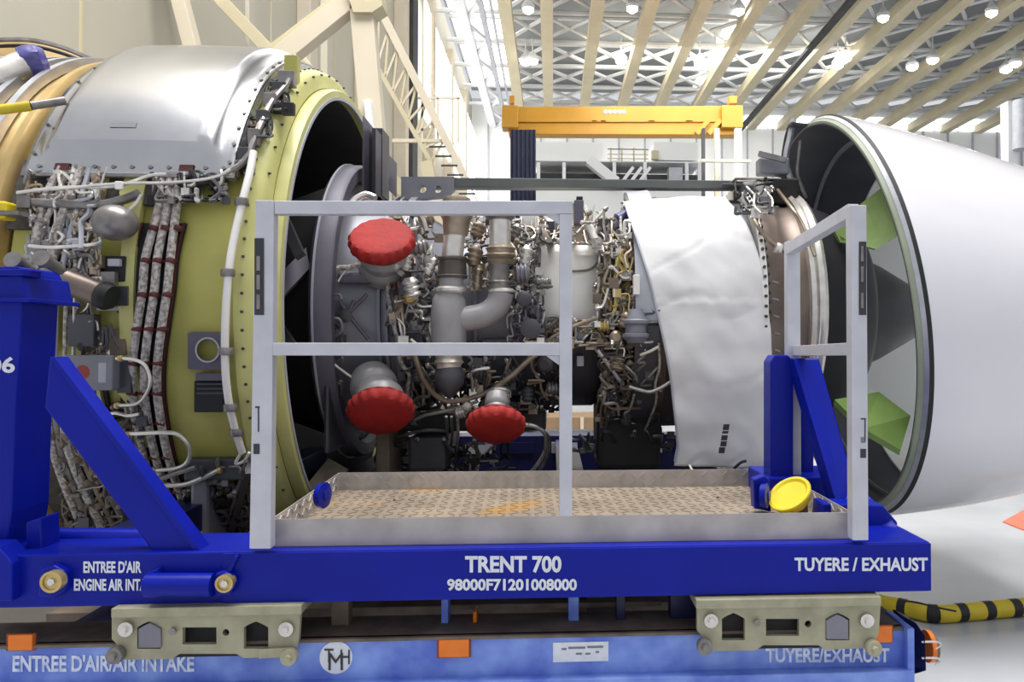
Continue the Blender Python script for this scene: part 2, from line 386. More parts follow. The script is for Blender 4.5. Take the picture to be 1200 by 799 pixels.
for xa_, xb_ in ((592, 668), (686, 692), (728, 762), (786, 790), (806, 866)): MB().pp([(xa_, 141), (xb_, 141), (xb_, 146), (xa_, 146)], 40.5, .1).build('web', 'crane', cr, False)
# navy curtain, docks
nv = MB()
for i in range(12):
    a = 598 + i * 2.5; nv.add([P(a, 152, 34 + .15 * (i % 2)), P(a + 2.5, 152, 34 + .15 * ((i + 1) % 2)), P(a + 2.5, 448.5, 34 + .15 * ((i + 1) % 2)), P(a, 448.5, 34 + .15 * (i % 2))], [(0, 1, 2, 3)])
nvo = nv.build('curtain', 'navy', None, False); so = nvo.modifiers.new('t', 'SOLIDIFY'); so.thickness = .05
tag(nvo, 'tall navy blue curtain panel hanging below the left end of the yellow crane', 'curtain')
dk = thing('maintenance_dock', 'white two level maintenance dock with stairs, beyond the engine core', 'platform', (P(720, 300, 30).x, 30, 0))
def db(x0, y0, x1, y1, Y=30, d=.3, name='panel', m='whitest'): return MB().box(P(x0, y0, Y), P(x1, y1, Y) + Vector((0, d, 0))).build(name, m, dk, False)
db(628, 236, 822, 205, 30.5, 4, 'lower_screen', 'darkbg'); db(628, 214, 822, 262, 30, .4, 'lower_panel', 'farwall')
db(628, 262, 822, 453, 30.6, .3, 'base_panel', 'farwall')
db(628, 166, 707, 190, 30, 2, 'enclosure', 'farwall'); db(766, 166, 818, 188, 30, 2, 'enclosure', 'farwall')
db(628, 187, 822, 191, 29.9, 2, 'deck'); 
for x in (629, 659, 718, 754, 803, 818): db(x, 190, x + 4, 216, 29.8, .12, 'post')
for x in (715, 728, 742, 755): db(x, 173, x + 1.6, 190, 29.8, .06, 'baluster', 'walltan')
for y in (174, 180, 185): db(712, y, 760, y + 1.4, 29.8, .06, 'guard_bar', 'walltan' if y > 175 else 'darkbg')
MB().bar(P(690, 188, 29.6), P(722, 214, 29.6), .35, .5).build('stair_stringer', 'whitest', dk, False)
for x in (730, 740, 750): MB().bar(P(x, 212, 29.7), P(x + 12, 196, 29.7), .12).build('brace', 'whitest', dk, False)
db(784, 196, 800, 212, 29.7, .5, 'crate', 'ltgrey'); db(764, 176, 772, 186, 29.7, .3, 'fan_housing', 'walltan')
for i, x in enumerate((823, 838, 862)):
    MB().box(P(x, 150, 38) , P(x + 4 + i * 2, 420, 38) + Vector((0, .3, 0))).build('post', ['darkbg', 'walllt', 'whitest'][i], dk, False)
db(822, 186, 880, 190, 37, .2, 'cross_beam', 'walllt')
cl = MB().box(P(1181, 118, 34), P(1196, 420, 34) + Vector((0, .6, 0))); 
cl_o = thing('hangar_column', 'pale hangar column with round duct at the right edge above the cowl', 'column', (P(1188, 400, 34).x, 34, 0))
cl.build('shaft', 'whitest', cl_o, False, .02); MB().cyl(P(1198, 118, 33.6), P(1198, 175, 33.6), .4, 16).build('duct', 'ltgrey', cl_o)
# low things on the floor beyond the engine
pal = thing('timber_crate', 'long low tan crate on the floor seen under the engine core', 'crate', (P(650, 500, 14).x, 14, 0))
MB().box((P(560, 500, 14).x, 14, .1), (P(760, 500, 14).x, 15.2, P(650, 489, 14).z)).build('body', mat('tan crate board', srgb(150, 122, 92), .7, 0, .12, 3), pal, False, .01)
for x in (570, 655, 745): MB().box((P(x, 500, 14).x, 14, 0), (P(x + 12, 500, 14).x, 15.2, .1)).build('foot', 'walltan', pal, False)
for x in (600, 635, 680, 725): MB().box((P(x, 500, 14).x, 13.97, .1), (P(x + 4, 500, 14).x, 14, P(650, 489, 14).z)).build('batten', 'walllt', pal, False)

# ================================================================== ENGINE
EN = thing('jet_engine', 'turbofan engine with yellow-green fan case and bare core, held in the blue cradle', 'engine', (0, YC, ZC))
SKEL = {}
def part(mb, name, m, smooth=True, bevel=0, parent=None): return mb.build(name, m, parent or EN, smooth, bevel)
# fan case
fc = part(MB().rev([(-2.36, 1.36), (-2.34, 1.385), (-1.40, 1.385), (-1.38, 1.385), (-1.38, 1.34), (-2.34, 1.33)], n=128, closed=True), 'fan_case', 'primer')
part(MB().rev([(-1.39, 1.28), (-1.39, 1.405), (-1.35, 1.41), (-1.31, 1.395), (-1.29, 1.37), (-1.285, 1.31), (-1.31, 1.28)], n=128, closed=True), 'rear_flange', 'primerlt')
part(MB().rev([(-1.285, 1.26), (-1.285, 1.305), (-1.25, 1.305), (-1.23, 1.295), (-1.23, 1.26)], n=128, closed=True), 'inner_lip', 'primerlt')
part(MB().rev([(-1.24, 1.245), (-1.24, 1.262), (-1.225, 1.262), (-1.225, 1.245)], n=128, closed=True), 'seal_ring', 'ltgrey')
part(MB().rev([(-2.5, 1.28), (-1.28, 1.265), (-1.28, 1.25), (-2.5, 1.26)], n=128, closed=True), 'acoustic_lining', 'black')
part(MB().rev([(-2.45, .3), (-2.45, 1.28), (-2.43, 1.28), (-2.43, .3)], n=64, closed=True), 'fan_bulkhead', 'black')
part(MB().rev([(-2.43, .35), (-1.2, .8), (-1.19, .79), (-2.42, .33)], n=64, closed=True), 'inner_fairing', 'black')
for i in range(24):     # outlet guide vanes
    a = i * 15 + 4
    part(MB().add([E(-2.3, a, .5), E(-1.95, a + 3, .55), E(-1.9, a + 3, 1.27), E(-2.3, a, 1.27), E(-2.3, a + 1, .5), E(-1.95, a + 4, .55), E(-1.9, a + 4, 1.27), E(-2.3, a + 1, 1.27)],
                  [(0,1,2,3),(7,6,5,4),(0,4,5,1),(1,5,6,2),(2,6,7,3),(3,7,4,0)]), 'guide_vane', 'black', False)
for a_, b_, w_, m_ in (((376, 288), (316, 350), .09, 'mauve'), ((318, 366), (345, 408), .04, 'dark'), ((396, 545), (352, 600), .12, 'rust'), ((330, 250), (352, 300), .05, 'dark')):
    part(MB().bar(P(*a_, 4.25), P(*b_, 4.0), .03, w_, side=(0, 1, 0)), 'strut', m_, False)
# rivets on flange
rv = MB()
for i in range(110):
    a = i * 360 / 110
    for Rr, X in ((1.38, -1.297), (1.29, -1.283)):
        if i % 2 == 0 or Rr > 1.4: p = E(X, a, Rr - (.0 if Rr > 1.4 else 0)); rv.cyl(p, p + Vector((.012, 0, 0)), .0055, 6)
    p = E(-1.35, a + 1, 1.409); n_ = E(0, a + 1, 1) - E(0, a + 1, 0); rv.cyl(p, p + n_ * .006, .007, 6)
stuff(part(rv, 'rivets', 'darkbg', False))
# case ribs (scalloped flange) and inlet section
part(MB().rev([(-1.98, 1.385), (-1.98, 1.43), (-1.965, 1.43), (-1.965, 1.385)], 20, 160, closed=True), 'case_rib', 'primerlt')
sc = MB(); N = 60
for i in range(N):
    a0, a1 = 66 + i * 52 / N, 66 + (i + 1) * 52 / N
    def wv(a): return -1.86 - .045 * max(0, math.sin((a - 66) / 52 * PI * 6))
    sc.add([E(-1.80, a0, 1.425), E(wv(a0) , a0, 1.425), E(wv(a1), a1, 1.425), E(-1.80, a1, 1.425), E(-1.80, a0, 1.39), E(wv(a0), a0, 1.39), E(wv(a1), a1, 1.39), E(-1.80, a1, 1.39)], [(0,1,2,3),(7,6,5,4),(1,5,6,2),(0,3,7,4)])
part(sc, 'scalloped_flange', 'primerlt')
part(MB().rev([(-2.37, 1.30), (-2.37, 1.39), (-2.40, 1.43), (-2.43, 1.43), (-2.45, 1.39), (-3.0, 1.41), (-3.02, 1.44), (-3.05, 1.44), (-3.07, 1.41), (-3.9, 1.44), (-4.6, 1.40), (-4.6, 1.2), (-2.8, 1.2)], n=128, closed=True), 'inlet_casing', 'tan')
for X in (-2.52, -2.62, -2.70, -2.94, -3.14, -3.22, -3.3, -3.45, -3.6):
    part(MB().rev([(X - .016, 1.40), (X - .016, 1.448), (X + .016, 1.448), (X + .016, 1.40)], n=96, closed=True), 'inlet_rib', 'tan' if X < -3.2 else 'flange')
# arch of the far inlet edge
ar = [(-30, 52), (0, 49), (35, 49), (65, 55), (95, 66), (120, 80), (150, 104), (175, 135)]
part(MB().tube([P(x, y, 5.3) for x, y in ar], .028, 8), 'inlet_edge', 'steeldk')
part(MB().tube([P(x, y + 5, 5.2) for x, y in ar], .012, 6), 'edge_seal', 'rubber')
mbp = MB(); pts = spline([P(x, y + 2, 5.25) for x, y in ar]); pts2 = [Vector((p.x + .05, p.y - .1, 2.95 + .0 * p.z)) for p in pts]
mbp.add(pts + pts2, [(i, i + 1, len(pts) + i + 1, len(pts) + i) for i in range(len(pts) - 1)])
o_ = part(mbp, 'inlet_inner_skin', mat('ochre skin', srgb(166, 140, 92), .5, .2, .15, 4)); s_ = o_.modifiers.new('t', 'SOLIDIFY'); s_.thickness = .012

# silver access cover
def dome(X0_, X1_, a0, a1, Rb, h, ed=.05, nx=40, na=44):
    mb = MB(); vs = []
    wX = X1_ - X0_; wA = R_(a1 - a0) * Rb
    for i in range(nx + 1):
        for j in range(na + 1):
            u, v = i / nx, j / na
            e = min(u * wX, (1 - u) * wX, v * wA, (1 - v) * wA)
            t = min(1, max(0, (e - ed) / .075)); t = t * t * (3 - 2 * t)
            rr = .06; cu = min(u * wX, (1 - u) * wX); cv = min(v * wA, (1 - v) * wA)
            vs.append(E(X0_ + u * wX, a0 + v * (a1 - a0), Rb + h * t + .008 * math.sin(u * PI) * t))
    fs = [(i * (na + 1) + j, (i + 1) * (na + 1) + j, (i + 1) * (na + 1) + j + 1, i * (na + 1) + j + 1) for i in range(nx) for j in range(na)]
    return mb.add(vs, fs)
ac = part(dome(-2.31, -1.42, -6, 68, 1.455, .06), 'access_cover', 'alu2'); s_ = ac.modifiers.new('t', 'SOLIDIFY'); s_.thickness = .012; s_.offset = -1
part(MB().rev([(-2.31, 1.41), (-2.31, 1.442), (-2.28, 1.442), (-2.28, 1.41)], -6, 68, closed=True, n=50), 'cover_edge', 'flange', parent=ac)
part(MB().rev([(-1.45, 1.40), (-1.45, 1.442), (-1.42, 1.442), (-1.42, 1.40)], -6, 68, closed=True, n=50), 'cover_edge', 'flange', parent=ac)
part(MB().rev([(-2.32, 1.44), (-2.32, 1.454), (-1.41, 1.454), (-1.41, 1.44)], 66.6, 68.6, closed=True, n=4), 'cover_edge', 'steeldk', parent=ac)
def fast(X, a, R=1.457, r=.009, m='steeldk', nm='fastener', par=None):
    n_ = (E(0, a, 1) - E(0, a, 0)); p = E(X, a, R); return part(MB().cyl(p - n_ * .002, p + n_ * .006, r, 10), nm, m, parent=par)
for i in range(11): fast(-2.25 + i * .079, 66.8, par=ac)
for i in range(16): fast(-1.44, 4 + i * 4.1, par=ac); 
for i in range(9): fast(-2.29, 8 + i * 7, par=ac)
for X in (-2.15, -1.62):
    p0 = [E(X - .03, 66.2, 1.459), E(X + .03, 66.2, 1.459), E(X + .03, 67.5, 1.459), E(X - .03, 67.5, 1.459)]
    part(MB().prism(p0, (0, -.006, 0)), 'latch', 'maroon', False, parent=ac)
part(MB().prism([E(-1.96, 59.2, 1.5235), E(-1.85, 59.2, 1.5235), E(-1.85, 60.3, 1.5235), E(-1.96, 60.3, 1.5235)], (0, -.002, .001)), 'stamp', 'inkgrey', False, parent=ac)

# pipes drawn along the photograph's lines, lying at radius R over the engine axis
def pipe(pix, R, rpx, m='steel', name='pipe', n=8, par=None):
    pts = [Cy(x, y, R if not isinstance(R, (list, tuple)) else R[0] + (R[1] - R[0]) * i / (len(pix) - 1)) for i, (x, y) in enumerate(pix)]
    r = rpx * pts[0].y / F
    return part(MB().tube(pts, r, n), name, m, parent=par)
def clamp(x, y, R, rpx, m='steeldk', name='clamp', dirv=(0, 0, 1)):
    p = Cy(x, y, R); r = rpx * p.y / F
    return part(MB().lathe(p - Vector(dirv).normalized() * r * .8, dirv, [(r * .3, r * .9), (r * .5, r), (r * 1.2, r), (r * 1.4, r * .9)], 10), name, m)
# white tube round the flange with its clamps
arc = [(297, 178), (292, 205), (283, 240), (272, 290), (267, 330), (264, 380), (264, 430), (268, 470), (276, 505), (284, 530)]
pipe(arc, 1.47, 4.2, 'whitecowl', 'drain_tube', 12)
for x, y in ((283, 237), (267, 320), (265, 412), (270, 478), (277, 507)): clamp(x, y, 1.47, 8)
# black channel with three sleeved looms and maroon clamps
ch = [(193, 262), (184, 300), (180, 340), (174, 380), (169, 420), (168, 455), (172, 490), (180, 530), (192, 570), (208, 610), (228, 650)]
def ribbon(pix, R, hw, m, name, th=.02):
    mb = MB(); c = [Cy(x, y, R) for x, y in spline([Vector((x, y, 0)) for x, y in pix]) ] if False else [Cy(v.x, v.y, R) for v in spline([Vector((x, y, 0)) for x, y in pix])]
    rad = [(p - Vector((p.x, YC, ZC))).normalized() for p in c]; vs = []
    for p, n_ in zip(c, rad):
        for dx in (-hw, hw):
            for dn in (0, th): q = Vector((dx, 0, 0)); vs.append(p + q + n_ * dn)
    fs = []
    for i in range(len(c) - 1):
        a = i * 4; b = a + 4
        fs += [(a, b, b + 1, a + 1), (a + 1, b + 1, b + 3, a + 3), (a + 3, b + 3, b + 2, a + 2), (a + 2, b + 2, b, a)]
    fs += [(0, 1, 3, 2), (len(vs) - 4, len(vs) - 2, len(vs) - 1, len(vs) - 3)]
    return part(mb.add(vs, fs), name, m, False)
ribbon(ch, 1.40, .098, 'rubber', 'loom_channel', .006)
for k in (-1, 1): ribbon([(x + 24.5 * k, y) for x, y in ch], 1.40, .004, 'maroon', 'channel_edge', .015)
for k, dx in enumerate((-13, 1, 16)):
    pipe([(199 + dx * .6, 205), (196 + dx * .7, 240)] + [(x + dx, y) for x, y in ch[1:]], 1.435, 4.6, 'sleeve', 'wire_loom', 8)
for t in range(11):
    i = t; x, y = ch[min(i, 10)]
    for f in (0,):
        if i >= 10: break
        xx = x + (ch[i + 1][0] - x) * f; yy = y + (ch[i + 1][1] - y) * f + 6
        for dx in (-13, 1, 16): clamp(xx + dx, yy, 1.435, 5.4, 'maroon', 'loom_clamp', (.15, .2, 1))
        part(MB().bar(Cy(xx - 20, yy, 1.425), Cy(xx + 23, yy, 1.425), .008), 'clamp_bar', 'maroon', False)
# looms at the left, above and below the blue post
for i, x in enumerate((38, 47, 56, 66, 76, 88, 98)):
    m_ = ['sleeve', 'sleeve', 'whitecowl', 'sleeve', 'ltgrey', 'sleeve', 'steel'][i]
    pipe([(x + 34 - i, 196), (x + 14 + (i % 3) * 4, 235), (x + 6 - (i % 2) * 6, 275), (x - 6 + (i % 3) * 3, 315), (x - 10, 350), (x - 12, 420)], 1.45, [4.5, 3.2, 3, 5, 3, 2.2, 1.8][i], m_, 'wire_loom')
for i, x in enumerate((60, 68, 78, 90, 103, 116)):
    pipe([(x - 4, 470), (x + 2, 520), (x + 14 + i, 560), (x + 30 + i * 2, 600), (x + 48 + i * 2, 640)], 1.43, [5.5, 4, 6, 3.5, 5, 4][i], ['sleeve', 'steeldk', 'sleeve', 'bronze', 'steeldk', 'sleeve'][i], 'wire_loom')
    for f in range(4): clamp(x + 2 + f * 12, 510 + f * 27, 1.43, [6.5, 5, 7, 4.5, 6, 5][i], 'rust' if 'rust' in M else 'darkbg', 'loom_clamp', (.3, .2, -1))
for i, x in enumerate((45, 55, 66, 78, 92)):
    for y in (232, 285, 318): clamp(x + (285 - y) * .12, y, 1.45, 5.5, 'steeldk', 'loom_clamp', (-.2, 0, 1))
# dark underlay where the looms run
part(MB().rev([(-2.36, 1.392), (-2.36, 1.41), (-2.1, 1.41), (-2.1, 1.392)], 64, 78, closed=True, n=20), 'heat_blanket', mat('dark grey blanket', srgb(84, 80, 76), .7, .1, .3, 20, .3, 40))
part(MB().rev([(-2.2, 1.395), (-2.2, 1.415), (-1.68, 1.415), (-1.68, 1.395)], 60, 73.2, closed=True, n=20), 'heat_blanket', mat('dark grey blanket', srgb(84, 80, 76), .7))
part(MB().rev([(-2.7, 1.392), (-2.7, 1.41), (-1.95, 1.41), (-1.95, 1.392)], 106, 150, closed=True, n=20), 'heat_blanket', mat('dark brown blanket', srgb(70, 62, 54), .7, .1, .3, 20, .3, 40))
# sphere, ducts and boxes on the fan case
p = Cy(135, 261, 1.52); sp = part(MB().sphere(p, (.088, .088, .076), 28), 'pressure_sphere', 'steeldk')
pipe([(152, 246), (160, 238), (166, 228)], 1.5, 2.2, 'steel'); pipe([(118, 278), (112, 286), (60, 290), (34, 288)], 1.5, 2.2, 'steel')
pipe([(32, 237), (70, 239), (120, 240), (150, 232), (164, 226)], 1.46, 5.5, 'steeldk', 'duct', 12)
pipe([(20, 226), (70, 220), (135, 218), (175, 206), (195, 204)], 1.5, 2.2, 'steel'); pipe([(60, 222), (140, 215), (200, 214), (250, 208), (270, 198)], 1.52, 1.8, 'steel')
part(MB().box(Cy(134, 212, 1.54), Cy(141, 221, 1.54) + Vector((0, .03, 0))), 'connector', 'whitecowl', False, .004)
pipe([(78, 330), (122, 346)], 1.50, 14, 'brown', 'duct', 20)
part(MB().lathe(Cy(118, 345, 1.5), (1, -.1, -.3), [(0, .055), (.02, .06), (.03, .06), (.05, .05)], 20), 'duct_collar', 'rubber')
def cbox(x0, y0, x1, y1, R, d, m, name, bev=.004, par=None):
    a, b = Cy(x0, y0, R), Cy(x1, y1, R); y = min(a.y, b.y)
    return part(MB().box((a.x, y, a.z), (b.x, max(a.y, b.y) + d, b.z)), name, m, False, bev, par)
cbox(104, 300, 146, 330, 1.43, .03, 'black', 'actuator_housing'); cbox(126, 303, 140, 312, 1.46, .02, 'ltgrey', 'data_plate')
cbox(112, 318, 134, 336, 1.46, .03, 'steeldk', 'valve'); cbox(130, 335, 150, 358, 1.43, .03, 'dark', 'bracket')
cbox(80, 368, 112, 406, 1.45, .04, 'dark', 'valve'); cbox(100, 385, 150, 416, 1.42, .03, 'rust', 'bracket')
bx = cbox(76, 416, 137, 457, 1.49, .07, 'grey', 'control_box', .006)
a = Cy(99, 436, 1.49); part(MB().lathe((a.x, a.y - .003, a.z), (0, 1, 0), [(-.008, .045), (-.004, .052), (.006, .052)], 24), 'round_plug', 'ltgrey', parent=bx)
part(MB().lathe((a.x, a.y - .013, a.z), (0, 1, 0), [(-.002, .03), (.003, .033)], 20), 'red_disc', mat('dull red paint', srgb(150, 60, 50), .6, 0, .1, 30), parent=bx)
cbox(115, 425, 127, 448, 1.497, .01, 'ltgrey', 'data_plate', .002, bx); cbox(137, 420, 158, 460, 1.44, .05, 'dark', 'bracket')
pipe([(136, 420), (155, 421), (170, 428), (176, 445), (172, 460), (160, 473), (136, 475)], 1.5, 2, 'steel'); pipe([(120, 487), (135, 484), (150, 487), (163, 485)], 1.49, 2, 'steel')
pipe([(140, 508), (160, 508), (200, 507), (215, 514), (223, 528), (219, 542), (205, 549), (175, 552), (160, 558)], 1.5, 2.4, 'steel')
pipe([(185, 568), (215, 568), (240, 559), (258, 550)], 1.5, 3, 'steel'); pipe([(186, 562), (205, 555), (230, 547)], 1.5, 3, 'steeldk')
for x, y in ((150, 509), (180, 551), (257, 551), (141, 420), (137, 475)): clamp(x, y, 1.5, 4, 'brass', 'union_nut', (1, 0, .1))
# plate with the round hole and the grille
def on_case(pix, R): return [Cy(x, y, R) for x, y in pix]
hp = MB(); ring_o = []; q = Cy(243, 410, 1.42)
outl = []
for k in range(32):
    a_ = 2 * PI * k / 32; c_, s__ = math.cos(a_), math.sin(a_); m__ = max(abs(c_) / 21, abs(s__) / 22); outl.append((241 + c_ / m__, 411 + s__ / m__))
inn = circ(243, 410, 12.5, 13, 32)
hp.add([Cy(x, y, 1.435) for x, y in outl] + [Cy(x, y, 1.435) for x, y in inn] + [Cy(x, y, 1.395) for x, y in inn] + [Cy(x, y, 1.395) for x, y in outl],
       [(i, (i + 1) % 32, 32 + (i + 1) % 32, 32 + i) for i in range(32)] + [(32 + i, 32 + (i + 1) % 32, 64 + (i + 1) % 32, 64 + i) for i in range(32)] + [(i, (i + 1) % 32, 96 + (i + 1) % 32, 96 + i) for i in range(32)])
part(hp, 'port_plate', 'mauve', False)
part(MB().add([Cy(x, y, 1.445) for x, y in circ(243, 410, 14.5, 15, 32)] + [Cy(x, y, 1.445) for x, y in inn] + [Cy(x, y, 1.43) for x, y in circ(243, 410, 14.5, 15, 32)], [(i, (i + 1) % 32, 32 + (i + 1) % 32, 32 + i) for i in range(32)] + [(i, (i + 1) % 32, 64 + (i + 1) % 32, 64 + i) for i in range(32)]), 'port_ring', 'flange', False)
cbox(227, 446, 266, 482, 1.41, .02, 'rubber', 'grille', .006); cbox(229, 437, 266, 446, 1.425, .02, 'mauve', 'grille_hood', .003)
for i in range(6): cbox(230, 449 + i * 5.4, 265, 451 + i * 5.4, 1.425, .015, 'dark', 'louvre', .001)
# lower gearbox on the fan case
gb = cbox(222, 560, 286, 640, 1.46, .2, 'grey', 'gearbox', .02); cbox(215, 538, 292, 560, 1.45, .15, 'dark', 'gearbox_flange', .01)
for x in range(222, 290, 9): clamp(x, 570 + (x % 2) * 3, 1.465, 3.5, 'darkbg', 'bolt', (0, 1, 0))
pipe([(283, 530), (276, 543), (286, 540), (292, 530)], 1.47, 1.8, 'whitecowl'); pipe([(288, 540), (270, 600), (252, 640)], 1.48, 2, 'steeldk')
part(MB().bar(Cy(290, 545, 1.47), Cy(262, 636, 1.47), .09, .03), 'bracket', 'dark', False)
# support tube with yellow sleeve, upper left, and capped duct
pa, pb, pc = P(-20, 131, 3.55), P(36, 124, 3.62), P(76, 118, 3.7)
part(MB().cyl(pa, pb, .022, 16), 'yellow_sleeve', 'cyel'); part(MB().cyl(pb, pc, .019, 16), 'support_tube', 'steeldk')
part(MB().cyl(P(-20, 98, 3.9), P(34, 74, 4.05), .07, 20), 'duct', 'steel'); 
part(MB().lathe(P(33, 74, 4.05), ray(60, 63) - ray(33, 74) + Vector((0, .02, 0)), [(-.03, .078), (0, .085), (.05, .085), (.08, .06)], 20, .05, 9), 'duct_cap', mat('violet blue film', srgb(86, 84, 150), .35, .1, .3, 20, .3, 30))
cbox(-8, 236, 6, 256, 1.50, .06, 'yellow', 'yellow_cap', .01)
part(MB().box(P(-30, 246, 3.4), P(40, 256, 3.5)), 'support_tube', 'steeldk', False)
# latch mechanism at the cover's right top and messy gap
for (x0, y0, x1, y1, m_) in ((333, 64, 348, 98, 'primer'), (325, 82, 344, 100, 'steeldk'), (318, 95, 334, 108, 'dark'), (308, 108, 322, 124, 'steeldk'), (300, 128, 312, 146, 'dark'), (290, 150, 302, 170, 'steeldk'), (278, 172, 290, 188, 'dark')):
    p = Cy((x0 + x1) / 2, (y0 + y1) / 2, 1.46); h_ = Vector(((x1 - x0) / 2, 0, (y1 - y0) / 2)) * p.y / F
    part(MB().box(p - h_, p + h_ + Vector((0, .05, 0))), 'hinge_bracket', m_, False, .004)
pipe([(345, 66), (338, 95), (318, 120), (302, 155), (285, 190), (255, 208), (225, 214)], 1.45, 3, 'steeldk'); pipe([(340, 85), (325, 110), (306, 140), (292, 175), (272, 200)], 1.44, 2.2, 'bronze')
part(MB().rev([(-1.68, 1.395), (-1.68, 1.41), (-1.515, 1.41), (-1.515, 1.395)], -10, 62, closed=True, n=30), 'heat_blanket', 'black')

# core: front ring, cases
part(MB().rev([(-1.235, .82), (-1.235, .865), (-1.22, .88), (-1.14, .88), (-1.12, .865), (-1.12, .80), (-1.16, .78)], n=96, closed=True), 'splitter_ring', 'mauve')
part(MB().rev([(-1.215, .88), (-1.215, .888), (-1.205, .888), (-1.205, .88)], n=96, closed=True), 'ring_seal', 'ltgrey')
part(MB().rev([(-1.18, .40), (-1.17, .78), (-1.13, .72), (-1.08, .68), (-.86, .655), (-.84, .66), (-.84, .70), (-.80, .70), (-.80, .62), (-.7, .55), (-.62, .5), (-.62, .3)], n=96), 'intermediate_case', 'grey')
for X in (-.93, -.89): part(MB().rev([(X, .66), (X, .70), (X + .015, .70), (X + .015, .66)], n=96, closed=True), 'case_flange', 'grey')
part(MB().rev([(-.64, .30), (-.64, .50), (-.45, .48), (-.44, .53), (-.42, .53), (-.42, .49), (-.2, .47), (-.19, .54), (-.17, .54), (-.17, .50), (-.12, .50), (-.1, .3)], n=96), 'compressor_case', 'grey')
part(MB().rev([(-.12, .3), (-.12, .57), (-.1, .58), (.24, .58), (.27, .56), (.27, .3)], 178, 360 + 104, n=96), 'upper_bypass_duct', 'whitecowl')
part(MB().rev([(-.12, .3), (-.12, .57), (-.1, .578), (.24, .578), (.27, .56), (.27, .3)], 104, 178, n=40), 'lower_bypass_duct', 'dark')  # same cylinder as the upper duct; underside shade put into the darker colour
part(MB().rev([(.27, .3), (.27, .52), (.4, .52), (.42, .60), (.44, .60), (.44, .70), (.47, .70), (.62, .715), (.62, .3)], n=96), 'turbine_case', 'brown')
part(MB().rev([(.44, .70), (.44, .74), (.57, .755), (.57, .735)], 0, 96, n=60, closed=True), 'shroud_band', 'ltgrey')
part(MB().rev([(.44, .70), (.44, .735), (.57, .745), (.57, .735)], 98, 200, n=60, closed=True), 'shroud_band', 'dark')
part(MB().rev([(.57, .5), (.58, .71), (1.13, .70), (1.13, .5)], n=96), 'turbine_case', 'dark')
part(MB().rev([(1.12, .68), (1.12, .765), (1.15, .77), (1.15, .68)], n=96, closed=True), 'turbine_flange', 'whitecowl')
bt = MB()
for i in range(90):
    p = E(1.15, i * 4, .74); bt.cyl(p, p + Vector((.02, 0, 0)), .011, 6); p = E(1.135, i * 4 + 2, .768); bt.cyl(p, p + (E(0, i * 4 + 2, 1) - E(0, i * 4 + 2, 0)) * .012, .009, 6)
stuff(part(bt, 'flange_bolts', 'darkbg', False))
part(MB().rev([(1.15, .5), (1.15, .73), (1.22, .72), (1.30, .68), (1.38, .68), (1.42, .69), (1.42, .5)], n=96), 'exhaust_case', 'brown')
part(MB().rev([(1.40, .66), (1.40, .735), (1.42, .75), (1.44, .735), (1.45, .735), (1.47, .75), (1.49, .735), (1.49, .66)], n=96, closed=True), 'clamp_band', 'steel')
part(MB().rev([(1.47, .4), (1.47, .70), (1.65, .64), (1.82, .56), (1.85, .53), (1.85, .3)], n=96), 'core_nozzle', mat('sooty grey nozzle', srgb(66, 66, 70), .45, .4, .15, 5))
part(MB().rev([(1.8, .40), (2.05, .3), (2.3, .16), (2.4, .02)], n=64), 'tail_plug', 'dark')
part(MB().rev([(-.65, .28), (1.6, .28)], n=48), 'inner_casing', 'black')
for i in range(9): pipe([(905 + i * .5, 330 + i * 20), (912 + i * .5, 332 + i * 20)], .77, 1.6, 'steeldk', 'bolt')
pipe([(878, 245), (890, 268), (905, 285), (918, 293), (922, 300)], .8, 2.6, 'bronze'); clamp(912, 291, .82, 7, 'steel', 'union_nut', (1, 0, -.3))
pipe([(905, 215), (925, 240), (940, 262), (955, 300)], .80, 2, 'bronze')
# pylon mounts and long suspension bar
pb_ = part(MB().pp([(500, 207.5), (872, 211.5), (872, 220.5), (500, 219)], 4.75, .1), 'support_bar', mat('grey green steel', srgb(96, 100, 98), .5, .1, .08, 6), False, .004)
plate([(470, 207), (532, 207), (532, 222), (524, 230), (505, 232), (490, 234), (470, 234)], [circ(495, 221.5, 4.5), circ(513, 221.5, 4.5)], 4.72, .06, 'end_bracket', 'grey', EN)
for (x0, y0, x1, y1, m_) in ((425, 135, 437, 232, 'mauve'), (440, 150, 451, 236, 'mauve'), (455, 180, 465, 232, 'mauve')):
    part(MB().box(P(x0, y0, 4.55), P(x1, y1, 4.8)), 'pylon_bracket', m_, False, .006)
part(MB().box(P(436, 150, 4.7), P(456, 236, 4.9)), 'pylon_web', 'dark', False)
pipe([(408, 250), (414, 236), (428, 228), (440, 232)], .92, 4, 'steel')
for (x0, y0, x1, y1, m_, dy) in ((862, 209, 905, 216, 'steel', .2), (868, 216, 884, 238, 'darkbg', .2), (884, 214, 896, 242, 'steel', .15), (886, 240, 906, 254, 'steeldk', .15), (846, 214, 868, 222, 'darkbg', .1), (896, 216, 912, 232, 'rubber', .2), (890, 184, 920, 208, 'grey', .1), (905, 208, 925, 246, 'black', .2)):
    part(MB().box(P(x0, y0, 4.6), P(x1, y1, 4.6 + dy)), 'mount_block', m_, False, .012)
part(MB().cyl(P(893, 222, 4.5), P(893, 222, 4.62), .05, 16), 'mount_pin', 'steel'); part(MB().cyl(P(895, 246, 4.5), P(895, 246, 4.62), .045, 16), 'mount_pin', 'steel')
for a_, b_ in (((893, 226), (885, 262)), ((896, 226), (912, 262)), ((889, 180), (921, 188))): part(MB().bar(P(*a_, 4.55), P(*b_, 4.5), .03, .03), 'mount_link', 'steeldk', False)

